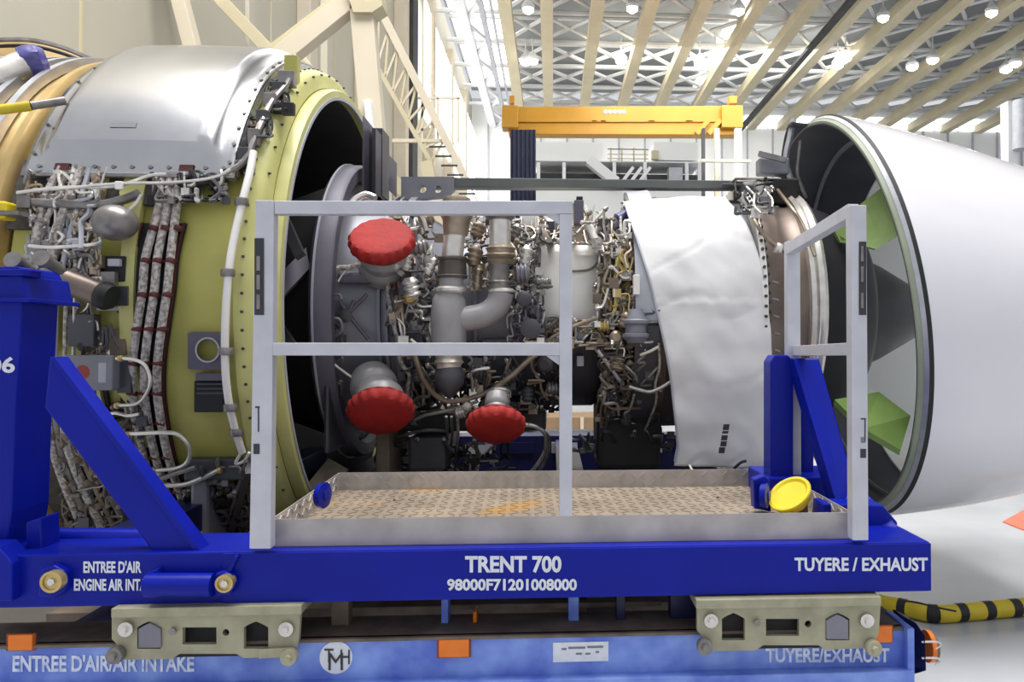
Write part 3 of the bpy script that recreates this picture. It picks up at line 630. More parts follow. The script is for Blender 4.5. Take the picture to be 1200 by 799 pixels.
# big bleed ducts in front of the core
def dpt(x, y, Y): return P(x, y, Y)
def dlathe(x, y0, y1, prof, Y, m, name, x2=None):      # vertical turned piece; prof: (0..1 along, half width px)
    a, b = P(x, y0, Y), P(x2 if x2 is not None else x, y1, Y); L_ = (b - a).length
    return part(MB().lathe(a, b - a, [(t * L_, r * Y / F) for t, r in prof], 24), name, m)
YD = 4.12
dlathe(536, 232, 276, [(0, 15), (.1, 17), (.3, 15), (.4, 18.5), (.5, 18.5), (.6, 16), (1, 14)], YD, 'bronze', 'duct_bellows', 534)
dlathe(533, 274, 302, [(0, 12.5), (1, 12.5)], YD, 'steel', 'duct_section', 530)
dlathe(530, 301, 326, [(0, 16), (.05, 18), (.15, 18), (.2, 16.5), (.85, 16.5), (.9, 18), (1, 17)], YD, mat('brown grey duct', srgb(98, 90, 86), .4, .5, .15, 8), 'duct_collar')
dlathe(529, 325, 340, [(0, 14), (.7, 14.5), (.75, 17), (.9, 17), (1, 15)], YD, 'ducty', 'duct_section')
dlathe(528, 336, 344, [(0, 15), (.3, 18), (.7, 18), (1, 15)], YD - .01, 'steel', 'v_clamp')
dlathe(526, 342, 415, [(0, 15), (.12, 19), (.4, 21), (.8, 20), (1, 16)], YD, 'ducty', 'duct_junction')
dlathe(526, 412, 432, [(0, 14), (.2, 17), (.4, 14.5), (.6, 17), (.8, 14), (1, 14)], YD, 'steel', 'v_clamp')
dlathe(527, 430, 466, [(0, 14), (.2, 17.5), (.55, 16), (.85, 9), (1, 3)], YD, 'dark', 'duct_end')
part(MB().tube([P(x, y, YD) for x, y in ((530, 374), (550, 373), (570, 368), (583, 357), (588, 342))], 14.5 * YD / F, 20), 'duct_elbow', 'ducty')
dlathe(588, 338, 344, [(0, 13), (.4, 16), (.7, 16), (1, 13)], YD, 'steel', 'v_clamp')
dlathe(585, 308, 340, [(0, 13), (.3, 11.5), (.6, 11.5), (.7, 14), (.8, 11.5), (1, 12)], YD, 'steeldk', 'duct_section')
dlathe(587, 288, 310, [(0, 14), (.15, 18), (.3, 16), (.4, 16), (.5, 18), (.7, 14), (.8, 17), (1, 14)], YD, 'bronze', 'duct_collar')
dlathe(586, 256, 290, [(0, 12.5), (1, 12.5)], YD, 'steel', 'duct_section')
dlathe(586, 244, 258, [(0, 14), (.3, 18), (.5, 15), (.7, 18), (1, 14)], YD, 'steeldk', 'duct_collar', 586)
# curved tubes in front of the core
pipe([(484, 405), (489, 425), (497, 446), (510, 463), (525, 470), (545, 468), (572, 459), (600, 440), (622, 420), (650, 402)], .80, 3.2, 'bronze', 'curved_pipe')
pipe([(640, 400), (665, 385), (700, 372)], .72, 2, 'bronze'); pipe([(388, 424), (405, 437), (428, 452), (445, 451), (463, 456)], .84, 1.8, 'steel')
pipe([(395, 314), (410, 313), (430, 307), (448, 306), (462, 314), (472, 322)], .82, 3.2, 'sleeve', 'curved_pipe'); pipe([(396, 330), (404, 318), (412, 312)], .80, 1.6, 'steel')
pipe([(456, 318), (455, 345), (460, 372), (466, 400), (470, 425), (480, 440), (477, 460), (487, 478)], .74, 2.6, 'sleeve', 'wire_loom'); pipe([(468, 330), (470, 360), (474, 395), (480, 420)], .74, 3, 'bronze', 'wire_loom')
pipe([(462, 330), (463, 350), (466, 380)], .73, 2.6, mat('red brown sleeve', srgb(130, 66, 50), .6, 0, .2, 30), 'wire_loom')
pipe([(410, 250), (420, 247), (440, 245)], .86, 2, 'steel'); pipe([(476, 247), (488, 250), (496, 258), (500, 272)], .84, 3, 'steeldk')
pipe([(486, 492), (500, 486), (530, 480), (560, 470)], .78, 2, 'steel'); pipe([(462, 514), (480, 508), (500, 504), (525, 505)], .80, 2, 'steeldk'); pipe([(440, 520), (460, 540), (475, 548)], .8, 2, 'steeldk')
pipe([(486, 547), (492, 552), (510, 552), (520, 545)], .8, 2, 'steel'); pipe([(612, 497), (628, 500), (640, 512), (636, 535), (620, 556)], .86, 2.6, 'steel'); pipe([(618, 497), (634, 503), (644, 516), (640, 538), (628, 558)], .86, 2.2, 'steeldk')
for x in (523, 529, 536): pipe([(x, 488), (x + 1, 510), (x - 1, 530), (x + 1, 556)], .84, 1.8, 'steeldk' if x % 2 else 'sleeve')
pipe([(556, 515), (560, 535), (558, 556)], .84, 2.4, 'bronze')
pipe([(700, 410), (712, 425), (722, 440), (730, 450)], .72, 2.6, 'steel'); pipe([(690, 400), (702, 414), (712, 428)], .70, 2, 'bronze'); 
pipe([(737, 453), (750, 457), (762, 459), (775, 454), (786, 447)], .80, 2.2, 'steel'); pipe([(772, 402), (773, 430), (768, 450), (769, 470), (760, 495), (750, 515)], .78, 1.6, 'sleeve'); pipe([(750, 416), (763, 411), (772, 406)], .78, 2, 'steel')
pipe([(729, 283), (723, 310), (722, 335), (721, 360), (716, 373)], .70, 2.4, 'primerlt', 'curved_pipe'); pipe([(669, 318), (690, 316), (700, 307), (700, 295)], .60, 1.5, 'steeldk'); pipe([(700, 335), (700, 345), (706, 358), (712, 362)], .62, 1.2, 'steeldk')
pipe([(708, 290), (710, 320), (709, 345), (712, 370), (713, 390)], .66, 2, 'sleeve', 'wire_loom')
part(MB().tube([P(690, 265, 4.3), P(697, 280, 4.28), P(703, 295, 4.26)], .024, 12), 'duct', 'whitecowl')
part(MB().cyl(P(704, 270, 4.4), P(732, 256, 4.45), .035, 16), 'actuator', 'ltgrey'); part(MB().cyl(P(724, 258, 4.4), P(736, 252, 4.42), .04, 12), 'actuator_cap', mat('blue film', srgb(70, 76, 130), .4, 0, .2, 20))
for a_, b_ in (((690, 262), (696, 240)), ((672, 285), (690, 275)), ((735, 262), (706, 285)), ((676, 246), (684, 268)), ((708, 246), (694, 262)), ((669, 268), (696, 272))): part(MB().cyl(P(*a_, 4.4), P(*b_, 4.4), .008, 8), 'link_rod', 'whitecowl')
for (x0, y0, x1, y1, m_, R) in ((672, 240, 684, 262, 'mauve', .72), (675, 233, 683, 241, 'rubber', .74), (700, 258, 718, 270, 'darkbg', .70), (724, 345, 734, 357, 'ltgrey', .70), (742, 322, 750, 345, 'whitecowl', .78), (704, 352, 714, 362, 'steeldk', .68), (676, 417, 684, 429, 'ltgrey', .62), (677, 388, 686, 398, 'ltgrey', .64), (640, 262, 650, 282, 'dark', .66), (612, 250, 632, 280, 'whitecowl', .60)):
    cbox(x0, y0, x1, y1, R, .03, m_, 'fitting', .003)
# accessory units round the ducts
def unit(x, y, R, r, L_, ax, m, name='valve', ribs=3):
    p = Cy(x, y, R); k = p.y / F; prof = [(0, r * .6 * k)]
    for i in range(ribs): t0 = .1 + .8 * i / ribs; prof += [(t0 * L_ * k, r * .8 * k), ((t0 + .08) * L_ * k, r * k), ((t0 + .16) * L_ * k, r * k), ((t0 + .2) * L_ * k, r * .8 * k)]
    prof += [(L_ * k, r * .5 * k)]
    return part(MB().lathe(p - Vector(ax).normalized() * L_ * k / 2, ax, prof, 18), name, m)
unit(482, 338, .82, 10, 26, (.2, .2, -1), 'steel'); unit(479, 350, .82, 7, 12, (.2, .1, -1), 'brass'); unit(476, 306, .82, 7, 22, (.1, 0, 1), 'steel')
unit(500, 258, .80, 8, 18, (1, 0, .3), 'bronze'); unit(492, 290, .80, 9, 20, (1, .2, .2), 'steeldk'); unit(505, 312, .80, 6, 22, (.5, .2, 1), 'steel'); unit(560, 270, .74, 8, 20, (.3, .2, 1), 'bronze'); unit(556, 300, .74, 9, 24, (.2, .2, 1), 'bronze')
unit(560, 325, .72, 6, 30, (.1, 0, 1), 'bronze'); unit(612, 320, .76, 12, 18, (1, 0, .1), 'grey'); unit(614, 350, .78, 9, 12, (0, 1, 0), 'dark'); unit(622, 385, .78, 12, 10, (0, 1, 0), 'dark'); unit(616, 300, .76, 8, 26, (.2, 0, 1), 'steel'); unit(604, 272, .74, 7, 20, (.4, 0, 1), 'steeldk')
unit(560, 435, .74, 10, 18, (1, 0, 0), 'dark'); unit(600, 440, .72, 9, 18, (1, 0, .4), 'dark'); unit(640, 425, .72, 10, 16, (.3, 1, .3), 'dark'); unit(490, 440, .76, 7, 16, (0, .4, 1), 'dark'); unit(648, 455, .70, 8, 16, (1, 0, 0), 'steeldk'); unit(618, 462, .74, 7, 18, (0, 0, 1), 'dark')
unit(540, 483, .82, 8, 14, (1, 0, .3), 'steel'); unit(548, 476, .82, 6, 10, (1, 0, -.5), 'whitecowl'); unit(585, 468, .84, 13, 30, (0, .35, 1), 'steel', 'duct_neck', 4)
unit(712, 345, .70, 6, 16, (0, 0, 1), 'steeldk'); unit(722, 395, .72, 8, 16, (0, 1, 0), 'bronze'); unit(733, 375, .74, 8, 18, (.2, 0, 1), 'bronze'); unit(708, 382, .70, 7, 16, (1, 0, 0), 'brass'); unit(745, 382, .76, 16, 40, (0, 0, 1), 'grey', 'damper', 2)
unit(636, 330, .70, 5, 20, (1, 0, 0), 'steeldk'); unit(640, 335, .70, 4, 16, (1, 0, 0), 'steeldk', 'nozzle', 2); unit(724, 425, .72, 9, 20, (.2, 0, 1), 'bronze'); unit(716, 465, .70, 8, 22, (1, 0, -.3), 'dark'); unit(735, 485, .72, 8, 26, (.2, 0, 1), 'dark')
# front case arms
q = Cy(408, 368, .72)
for a_ in ((398, 352), (430, 345), (432, 398), (395, 385), (415, 352)): pipe([(408, 368), a_], .745, 2.4, 'mauve', 'linkage_arm')
unit(405, 370, .75, 8, 8, (0, 1, 0), 'dark', 'linkage_hub', 1)
cbox(395, 318, 440, 332, .78, .1, 'mauve', 'cover_plate', .02)
# accessory gearbox and sump under the core
cbox(478, 512, 528, 545, .82, .35, 'dark', 'sump', .02); cbox(440, 508, 470, 552, .85, .25, 'rust', 'mount_bracket', .01); cbox(455, 480, 640, 505, .60, .4, 'dark', 'accessory_gearbox', .02)
cbox(560, 470, 610, 500, .70, .2, 'dark', 'pump', .02); cbox(700, 470, 770, 545, .62, .3, 'black', 'heat_exchanger', .03); cbox(690, 520, 766, 526, .8, .02, 'steeldk', 'bracket'); cbox(386, 430, 405, 520, .84, .2, 'dark', 'lower_fairing', .02)
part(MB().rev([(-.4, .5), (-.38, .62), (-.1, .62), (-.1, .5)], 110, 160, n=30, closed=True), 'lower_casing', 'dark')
# fine pipework nobody could count
def clutter(name, x0, y0, x1, y1, R0, R1, count, mats, seed, rp=(1.0, 2.2)):
    r = random.Random(seed); mbs = {m_: MB() for m_ in mats}
    for i in range(count):
        mb = mbs[r.choice(mats)]; x, y = r.uniform(x0, x1), r.uniform(y0, y1); R = r.uniform(R0, R1); pts = [Cy(x, y, R)]
        d = r.choice(((1, 0), (0, 1), (0, -1), (.7, .7), (-.3, 1)))
        for k in range(r.randint(2, 4)):
            l_ = r.uniform(6, 20); x += d[0] * l_; y += d[1] * l_; x = min(max(x, x0), x1); y = min(max(y, y0), y1); R += r.uniform(-.02, .02)
            pts.append(Cy(x, y, R)); d = r.choice(((1, 0), (0, 1), (.5, .8), (-.6, .6), (.2, 1), (-1, .2)))
        ok = [pts[0]]
        for q_ in pts[1:]:
            if (q_ - ok[-1]).length > .01: ok.append(q_)
        if len(ok) > 1: mb.tube([p + Vector((0, 0, 0)) for p in ok], r.uniform(*rp) * 4.2 / F, 5)
        if r.random() < .45:
            p = pts[0]; mb.lathe(p, (r.uniform(-1, 1), r.uniform(-1, 1), r.uniform(-1, 1)), [(0, .008), (.005, .014), (.018, .014), (.02, .01), (.03, .01)], 8)
        if r.random() < .2:
            p = pts[-1]; s = r.uniform(.012, .028); mb.box(p - Vector((s, s * .6, s)), p + Vector((s, s * .6, s)))
    for m_, mb in mbs.items():
        if mb.v: stuff(part(mb, name, m_))
clutter('fine_pipework', 455, 245, 515, 410, .62, .80, 90, ['steel', 'steeldk', 'bronze', 'dark', 'sleeve'], 1)
clutter('fine_pipework', 545, 245, 632, 335, .60, .74, 95, ['steel', 'steeldk', 'bronze', 'steeldk', 'dark'], 2)
clutter('fine_pipework', 595, 335, 636, 400, .62, .76, 40, ['steeldk', 'dark', 'steel', 'mauve'], 3)
clutter('fine_pipework', 470, 415, 660, 480, .58, .76, 130, ['steeldk', 'dark', 'bronze', 'rubber', 'steel'], 4)
clutter('fine_pipework', 700, 270, 748, 380, .60, .74, 130, ['steel', 'brass', 'bronze', 'steeldk', 'rust', 'sleeve'], 5)
clutter('fine_pipework', 640, 372, 760, 405, .60, .74, 70, ['steel', 'bronze', 'steeldk', 'rust'], 6)
clutter('fine_pipework', 700, 395, 756, 520, .60, .76, 130, ['bronze', 'rust', 'steeldk', 'dark', 'steel'], 7)
clutter('fine_pipework', 440, 515, 600, 552, .75, .86, 50, ['steeldk', 'dark', 'rubber'], 8)
clutter('fine_pipework', 660, 505, 786, 528, .70, .84, 40, ['steeldk', 'dark', 'steel'], 9)
clutter('fine_pipework', 750, 335, 774, 540, .70, .735, 34, ['steeldk', 'dark', 'steel'], 10)
clutter('fine_pipework', 30, 200, 115, 330, 1.42, 1.47, 110, ['steel', 'steeldk', 'sleeve', 'bronze', 'ltgrey'], 11)
clutter('fine_pipework', 180, 200, 265, 235, 1.42, 1.48, 45, ['steel', 'steeldk', 'rubber', 'dark'], 12)
clutter('fine_pipework', 80, 340, 140, 416, 1.42, 1.46, 20, ['steeldk', 'rust', 'dark', 'steel'], 13)
clutter('fine_pipework', 70, 470, 170, 640, 1.41, 1.45, 110, ['steeldk', 'rust', 'dark', 'bronze'], 14)
clutter('fine_pipework', 215, 535, 292, 625, 1.44, 1.49, 45, ['steeldk', 'dark', 'rubber'], 15)
for q_, sd in (((312, 92, 338, 128), 161), ((294, 125, 318, 160), 162), ((276, 158, 298, 204), 163)): clutter('fine_pipework', *q_, 1.40, 1.43, 14, ['steeldk', 'rust', 'dark', 'rubber'], sd)
clutter('fine_pipework', 862, 212, 905, 250, .85, .95, 22, ['steeldk', 'dark', 'rubber', 'steel'], 17)
clutter('fine_pipework', 385, 320, 400, 500, .78, .82, 16, ['steeldk', 'dark'], 18)
clutter('fine_pipework', 600, 240, 740, 285, .62, .80, 70, ['steel', 'sleeve', 'steeldk', 'bronze', 'dark'], 19)

# ================================================================== EXHAUST COWL
EX = thing('exhaust_cowl', 'glossy white exhaust nozzle cowl with open front rim, at the right', 'engine cowl', (2.2, YC, ZC))
zo = lambda X: -.02 - .085 * max(0, X - 1.77)
def xp(mb, name, m, smooth=True, bevel=0): return mb.build(name, m, EX, smooth, bevel)
SCF = .13
def xr_(prof, name, m, n=160): return xp(MB().rev(prof, n=n, zoff=zo, closed=True, scarf=SCF), name, m)
xr_([(1.80, 1.235), (1.9, 1.228), (2.1, 1.195), (2.4, 1.14), (2.8, 1.045), (3.1, .96), (3.1, .94), (2.8, 1.0), (1.8, 1.2)], 'outer_skin', 'white')
xr_([(1.783, 1.205), (1.783, 1.232), (1.802, 1.238), (1.802, 1.205)], 'rubber_seal', 'rubber')
xr_([(1.765, 1.195), (1.765, 1.212), (1.783, 1.228), (1.783, 1.195)], 'rim', 'flange')
xr_([(1.745, 1.18), (1.745, 1.195), (1.765, 1.208), (1.775, 1.195), (1.775, 1.18)], 'inner_rim', mat('grey green paint', srgb(150, 158, 140), .5, 0, .08, 5))
xr_([(1.745, 1.172), (1.745, 1.182), (2.3, 1.09), (2.3, 1.075)], 'acoustic_liner', mat('dark slate liner', srgb(58, 60, 68), .5, .1, .15, 5), 128)
xr_([(2.3, 1.06), (2.3, 1.09), (3.1, .94), (3.1, .92)], 'rear_liner', 'farwall', 128)
xr_([(2.0, 1.10), (2.0, 1.13), (2.012, 1.13), (2.012, 1.10)], 'liner_joint', 'grey', 128)
fe = MB(); nn_ = 24; vs_ = []
for i in range(nn_ + 1):
    a_ = 4 - i * 84 / nn_; x_ = 1.49 + .0042 * max(0, -a_)
    for X_, Rq in ((x_, 1.20), (1.9, 1.165), (1.9, 1.18), (x_, 1.215)): q_ = E(X_, a_, Rq); q_.z -= .02; vs_.append(q_)
fe.add(vs_, [(i * 4 + k, i * 4 + 4 + k, i * 4 + 4 + (k + 1) % 4, i * 4 + (k + 1) % 4) for i in range(nn_) for k in range(4)] + [(0, 1, 2, 3), (nn_ * 4 + 3, nn_ * 4 + 2, nn_ * 4 + 1, nn_ * 4)])
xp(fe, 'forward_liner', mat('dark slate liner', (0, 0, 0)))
def slabP(q, th, name, m): return xp(MB().prism([P(*v) for v in q], th), name, m, False)
def slab(pix_in, th, name, m):
    mb = MB(); vs = [PXp(x, y, X) if X > 0 else None for x, y, X in pix_in]
    return xp(mb.prism(vs, th), name, m, False)
slabP([(1043, 213, 4.15), (1066, 268, 3.9), (1027, 292, 4.0), (1004, 286, 4.15), (985, 284, 4.3), (978, 270, 4.35), (1004, 243, 4.3)], (0, .03, 0), 'green_partition', 'green')
if 0: slab([(1043, 212, 1.80), (1066, 266, 1.80), (1024, 296, 1.95), (1003, 250, 1.95), ], (.0, .02, .02), 'green_partition', 'green')
if 0: slab([(1003, 250, 1.95), (1024, 296, 1.95), (975, 286, 1.75), (978, 268, 1.75)], (.0, .02, .02), 'green_partition', 'green')
slabP([(978, 468, 3.98), (1030, 459, 4.15), (1067, 487, 4.0), (1055, 527, 3.86), (1012, 502, 3.86)], (0, .015, -.03), 'green_partition', 'green')
if 0: slab([(1031, 459, 1.95), (1066, 484, 1.80), (1053, 528, 1.80), (1012, 502, 1.86), (978, 469, 1.75)], (.0, .02, -.02), 'green_partition', 'green')
# panel at the far upper side of the opening
xp(MB().tube([P(x, y, 4.9) for x, y in ((930, 140), (926, 160), (921, 190), (932, 222))], .02, 8), 'far_edge', 'flange')
xp(MB().tube([P(x, y, 4.88) for x, y in ((938, 165), (936, 185), (935, 205), (945, 232))], .012, 8), 'far_edge', 'steeldk')
# small worn print on the cowl
for k, (xa, xb, yy) in enumerate([(1113, 1123, 371), (1125, 1131, 371), (1133, 1139, 372), (1114, 1121, 375), (1123, 1129, 376), (1131, 1139, 376)]):
    a, b = Cy(xa, yy, 1.168), Cy(xb, yy + 2.4, 1.168)
    for pnt in (a, b): pnt.y = min(a.y, b.y) - .006
    xp(MB().box((a.x, a.y - .004, a.z), (b.x, a.y + .02, b.z)), 'small_print', 'inkgrey', False)
for x, y in ((1107, 350), (1107, 389)): p = Cy(x, y, 1.18); xp(MB().cyl(p, p + Vector((0, .02, 0)), .006, 8), 'rivet', 'inkgrey')
# ================================================================== WHITE SHEET
lft = [(733, 243), (742, 268), (752, 298), (762, 330), (770, 365), (779, 405), (787, 450), (792, 500), (794, 522), (790, 546)]
rgt = [(852, 232), (872, 255), (884, 280), (893, 310), (899, 345), (903, 385), (905, 425), (904, 470), (903, 515), (898, 549)]
def ev(poly, t):
    f = t * (len(poly) - 1); i = min(int(f), len(poly) - 2); f -= i; return (poly[i][0] + (poly[i + 1][0] - poly[i][0]) * f, poly[i][1] + (poly[i + 1][1] - poly[i][1]) * f)
NU, NV = 60, 90; vs = []
RS = .765
for j in range(-14, NV + 1):
    for i in range(NU + 1):
        u, v = i / NU, max(j, 0) / NV
        a, b = ev(lft, v), ev(rgt, v); sag = -8 * math.sin(u * PI) * (1 - v)**6
        x, y = a[0] + (b[0] - a[0]) * u, a[1] + (b[1] - a[1]) * u + sag * .3
        if j < 0: pass
        Rr = RS
        if y < 352: p = Cy(x, y, Rr)
        else: p = P(x, y, YC - Rr - .004 + .04 * ((y - 352) / 190)**2)
        if j < 0:
            p = Cy(x, y, Rr); ang = math.degrees(math.atan2(YC - p.y, p.z - ZC)); p = E(p.x, ang + j * 2.0, Rr + j * .006)
        nn = noise.noise(Vector((p.x * 3.2, p.y * 3, p.z * 4.5))) * .018 + noise.noise(Vector((p.x * 9 + p.z * 5, p.y * 6, p.z * 7))) * .007
        cr_ = abs(noise.noise(Vector((p.x * 4 - p.z * 3, p.y, p.z * 2.2 + 4)))); nn -= max(0, .09 - cr_) * .045
        d_ = Vector((0, p.y - YC, max(-.2, p.z - ZC))); d_ = d_.normalized() if d_.length > 0 else Vector((0, -1, 0))
        vs.append(p + d_ * nn)
W_ = NU + 1; H_ = NV + 15
sh = MB().add(vs, [(j * W_ + i, j * W_ + i + 1, (j + 1) * W_ + i + 1, (j + 1) * W_ + i) for j in range(H_ - 1) for i in range(NU)])
SH = thing('protective_sheet', 'crumpled white protective sheet wrapped over the turbine section', 'sheet', (.85, YC - .78, ZC))
sho = sh.build('fabric', 'sheet', SH); s_ = sho.modifiers.new('t', 'SOLIDIFY'); s_.thickness = .004
MB().tube([vs[j * W_] + Vector((0, -.004, 0)) for j in range(14, H_, 4)], .006, 6).build('hem', 'ltgrey', SH)
def ondr(x, y, dy=.03): return P(x, y, YC - RS - dy)
for k, (x, y0, y1) in enumerate([(852, 497, 504), (851, 505, 508), (850, 510, 516), (849, 517, 523), (847, 524, 531)]):
    MB().prism([ondr(x - 4, y0), ondr(x + 3, y0), ondr(x + 2, y1), ondr(x - 5, y1)], (0, .004, 0)).build('print_mark', 'ink', SH, False)
MB().tube([P(860, 549, 4.08), P(868, 542, 4.07), P(874, 540, 4.08)], .008, 6).build('tie', 'rubber', SH)
MB().tube([P(808, 545, 4.08), P(812, 553, 4.05), P(818, 566, 4.0), P(820, 569, 3.95)], .006, 6).build('cord', 'sheet', SH)

# ================================================================== RED COVERS
def cap(label, px, py, rpx, axis, stub, Y, k_=.72, L_=.24):
    p = P(px, py, Y); r = rpx * Y / F; ax = Vector(axis).normalized()
    t = thing('red_cover', label, 'protective cover', p, 'red fabric blanking covers')
    n = 72; u = ax.orthogonal().normalized(); k = ax.cross(u); prof = [(-.07, .80), (-.068, .90), (-.055, .985), (-.035, 1.02), (-.012, .995), (.004, .93), (.010, .82), (.012, .5), (.013, .2), (.013, .02)]
    vs, fs = [], []
    for i, (h, q_) in enumerate(prof):
        for j in range(n):
            a_ = 2 * PI * j / n; am = .034 if i < 5 else (.018 if i == 5 else 0)
            rr = r * q_ * (1 + am * math.sin(a_ * 18 + math.sin(a_ * 3)) + .02 * noise.noise(Vector((math.cos(a_) * 2, math.sin(a_) * 2, i * .3))))
            vs.append(p + ax * (h * r / .165 + .004 * noise.noise(Vector((rr * 20 * math.cos(a_), rr * 20 * math.sin(a_), 1)))) + (u * math.cos(a_) + k * math.sin(a_)) * rr)
    for i in range(len(prof) - 1):
        for j in range(n): a_, b_ = i * n + j, i * n + (j + 1) % n; fs.append((a_, b_, b_ + n, a_ + n))
    fs.append(tuple(range((len(prof) - 1) * n, len(prof) * n)))
    MB().add(vs, fs).build('cap', 'red', t)
    MB().lathe(p - ax * (.052 * r / .165), -ax, [(0, r * .93), (.012, r * .95), (.02, r * .9)], 40, .02, 20).build('elastic_hem', mat('dark red hem', srgb(120, 20, 18), .8, 0, .1, 20), t)
    part(MB().lathe(p - ax * (.07 * r / .165), -ax + Vector(stub) * .35, [(0, r * k_), (.03, r * k_ * 1.1), (.045, r * k_ * 1.1), (.05, r * k_), (L_ * .5, r * k_ * .92), (L_ * .6, r * k_ * 1.05), (L_ * .7, r * k_ * 1.05), (L_, r * k_ * .9)], 32), 'duct_stub', 'ducty')
cap('red gathered fabric cover on the upper port under the top rail', 447, 277, 37, (.05, -.70, .70), (-.5, .6, .6), 4.0)
cap('red gathered fabric cover on the lower left port', 446, 487, 37, (.12, -.66, -.74), (-.9, .5, -.3), 4.0)
cap('smaller red gathered fabric cover below the middle of the core', 581, 503, 33.5, (.02, -.58, -.76), (0, -.1, .5), 4.0, .4, .14)

# ================================================================== BLUE CRADLE
YB = 2.70
CR = thing('engine_cradle', 'glossy royal blue steel engine cradle lettered in white, carrying the engine', 'cradle', (P(650, 645, YB).x, YB, P(650, 707, YB).z))
def cb(mb, name, m='blue', smooth=False, bevel=.006): return mb.build(name, m, CR, smooth, bevel)
zt = P(650, 641, YB).z; zb = P(650, 701, YB).z
xl, xr = P(-60, 650, YB).x, P(1090, 650, YB).x
cb(MB().box((xl, YB, zb), (xr, YB + .28, zt)), 'front_beam')
cb(MB().box((P(262, 650, YB).x, YB - .008, zb + .005), (xr, YB + .01, zt - .004)), 'web_plate', bevel=.002)
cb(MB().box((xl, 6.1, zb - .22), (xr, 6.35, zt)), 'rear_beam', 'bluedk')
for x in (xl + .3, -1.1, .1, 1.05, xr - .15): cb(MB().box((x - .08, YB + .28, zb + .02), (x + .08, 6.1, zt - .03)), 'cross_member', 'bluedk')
for i in range(9):
    x = -1.0 + i * .33; cb(MB().box((x, 6.085, zb + .04), (x + .2, 6.1, zt - .05)), 'slot_plate', 'ltgrey' if i % 2 else 'bluedk', bevel=0)
# left post
cb(MB().pp([(-60, 345), (26, 345), (22, 420), (18, 480), (14, 600), (8, 640), (8, 702), (-60, 702)], 2.78, .2), 'upright')
cb(MB().pp([(-60, 322), (26, 322), (32, 352), (-60, 352)], 2.76, .26), 'head_block')
cb(MB().pp([(-60, 312), (22, 312), (27, 323), (-60, 323)], 2.77, .22), 'head_cap')
cb(MB().pp([(-60, 347), (34, 349), (34, 354), (-60, 352)], 2.74, .29), 'head_flange', bevel=.003)
cb(MB().pp([(-60, 316), (26, 315), (26, 323), (-60, 322)], 2.74, .1), 'stiffener', bevel=.003)
cb(MB().pp([(-4, 640), (14, 660), (14, 705), (-60, 705), (-60, 640)], 2.66, .1), 'gusset')
for x, y in ((38, 318), (70, 316)): cb(MB().lathe(P(x, y, 2.9), (0, -1, .3), [(0, .02), (.08, .022), (.085, .03), (.11, .03)], 12), 'head_bolt', 'steeldk', True, 0)
text('06', -14, 418, 18, 437, 2.779, 'decal', CR, bold=.03)
# brace
bm = MB().pp([(58, 418), (63, 419), (250, 664), (262, 680), (215, 680), (198, 672), (52, 478)], 2.74, .06); cb(bm, 'diagonal_brace')
cb(MB().prism([P(58, 418, 2.728), P(64, 418, 2.728), P(252, 668, 2.728), P(246, 672, 2.728)], (0, .075, 0)), 'brace_flange', bevel=.002)
cb(MB().cyl(P(172, 685, 2.66), P(250, 685, 2.66), 13 * 2.66 / F, 24), 'pivot_tube', smooth=True, bevel=0)
cb(MB().pp([(170, 672), (184, 666), (188, 700), (172, 702)], 2.67, .08), 'lug'); cb(MB().pp([(246, 684), (252, 672), (262, 670), (272, 674), (276, 684), (270, 697), (252, 698)], 2.66, .06), 'lug')
for x, y, r in ((264, 683, 10), (62, 681, 12)):
    cb(MB().lathe(P(x, y, 2.655), (0, 1, 0), [(-.006, r * .3 * 2.65 / F), (-.006, r * .7 * 2.65 / F), (-.012, r * .75 * 2.65 / F), (-.012, r * 2.65 / F), (.0, r * 2.65 / F), (.02, r * 2.65 / F)], 24), 'pin', 'brass', True, 0)
    cb(MB().lathe(P(x, y, 2.655) - Vector((0, .005, 0)), (0, -1, 0), [(0, .012), (.008, .012)], 6), 'pin_bolt', 'steel', False, 0)
cb(MB().pp([(46, 668), (62, 662), (76, 670), (77, 692), (62, 702), (44, 698)], 2.67, .05), 'lug')
cb(MB().cyl(P(46, 630, 2.95), P(230, 631, 2.95), .036, 20), 'cross_tube', smooth=True, bevel=0)
cb(MB().pp([(30, 612), (48, 606), (52, 700), (30, 700)], 2.78, .1), 'gusset')
cb(MB().bar(P(266, 676, 2.69), P(279, 650, 2.69), .03, .012, side=(0, 1, 0)), 'gusset', bevel=.002)
# right uprights
YR = 3.45
cb(MB().pp([(903, 424), (908, 416), (924, 416), (930, 424), (930, 640), (903, 640)], YR, .12), 'upright')
cb(MB().pp([(938, 420), (956, 420), (952, 640), (938, 640)], YR + .1, .1), 'upright', 'blue')
cb(MB().prism([P(930, 420, YR - .05), P(960, 420, YR - .05), P(1000, 560, 3.2), P(1058, 622, 2.9), P(1000, 626, 2.9), P(985, 600, 3.1)], (0, .1, 0)), 'diagonal_brace')
cb(MB().prism([P(930, 420, YR - .06), P(935, 420, YR - .06), P(992, 606, 3.09), P(985, 606, 3.09)], (0, .12, 0)), 'brace_flange', bevel=.002)
cb(MB().pp([(965, 590), (1035, 592), (1052, 612), (1052, 640), (960, 640)], 2.96, .12), 'foot_block')
cb(MB().box(P(900, 560, YR - .05), P(975, 640, YR + .3)), 'foot_block')
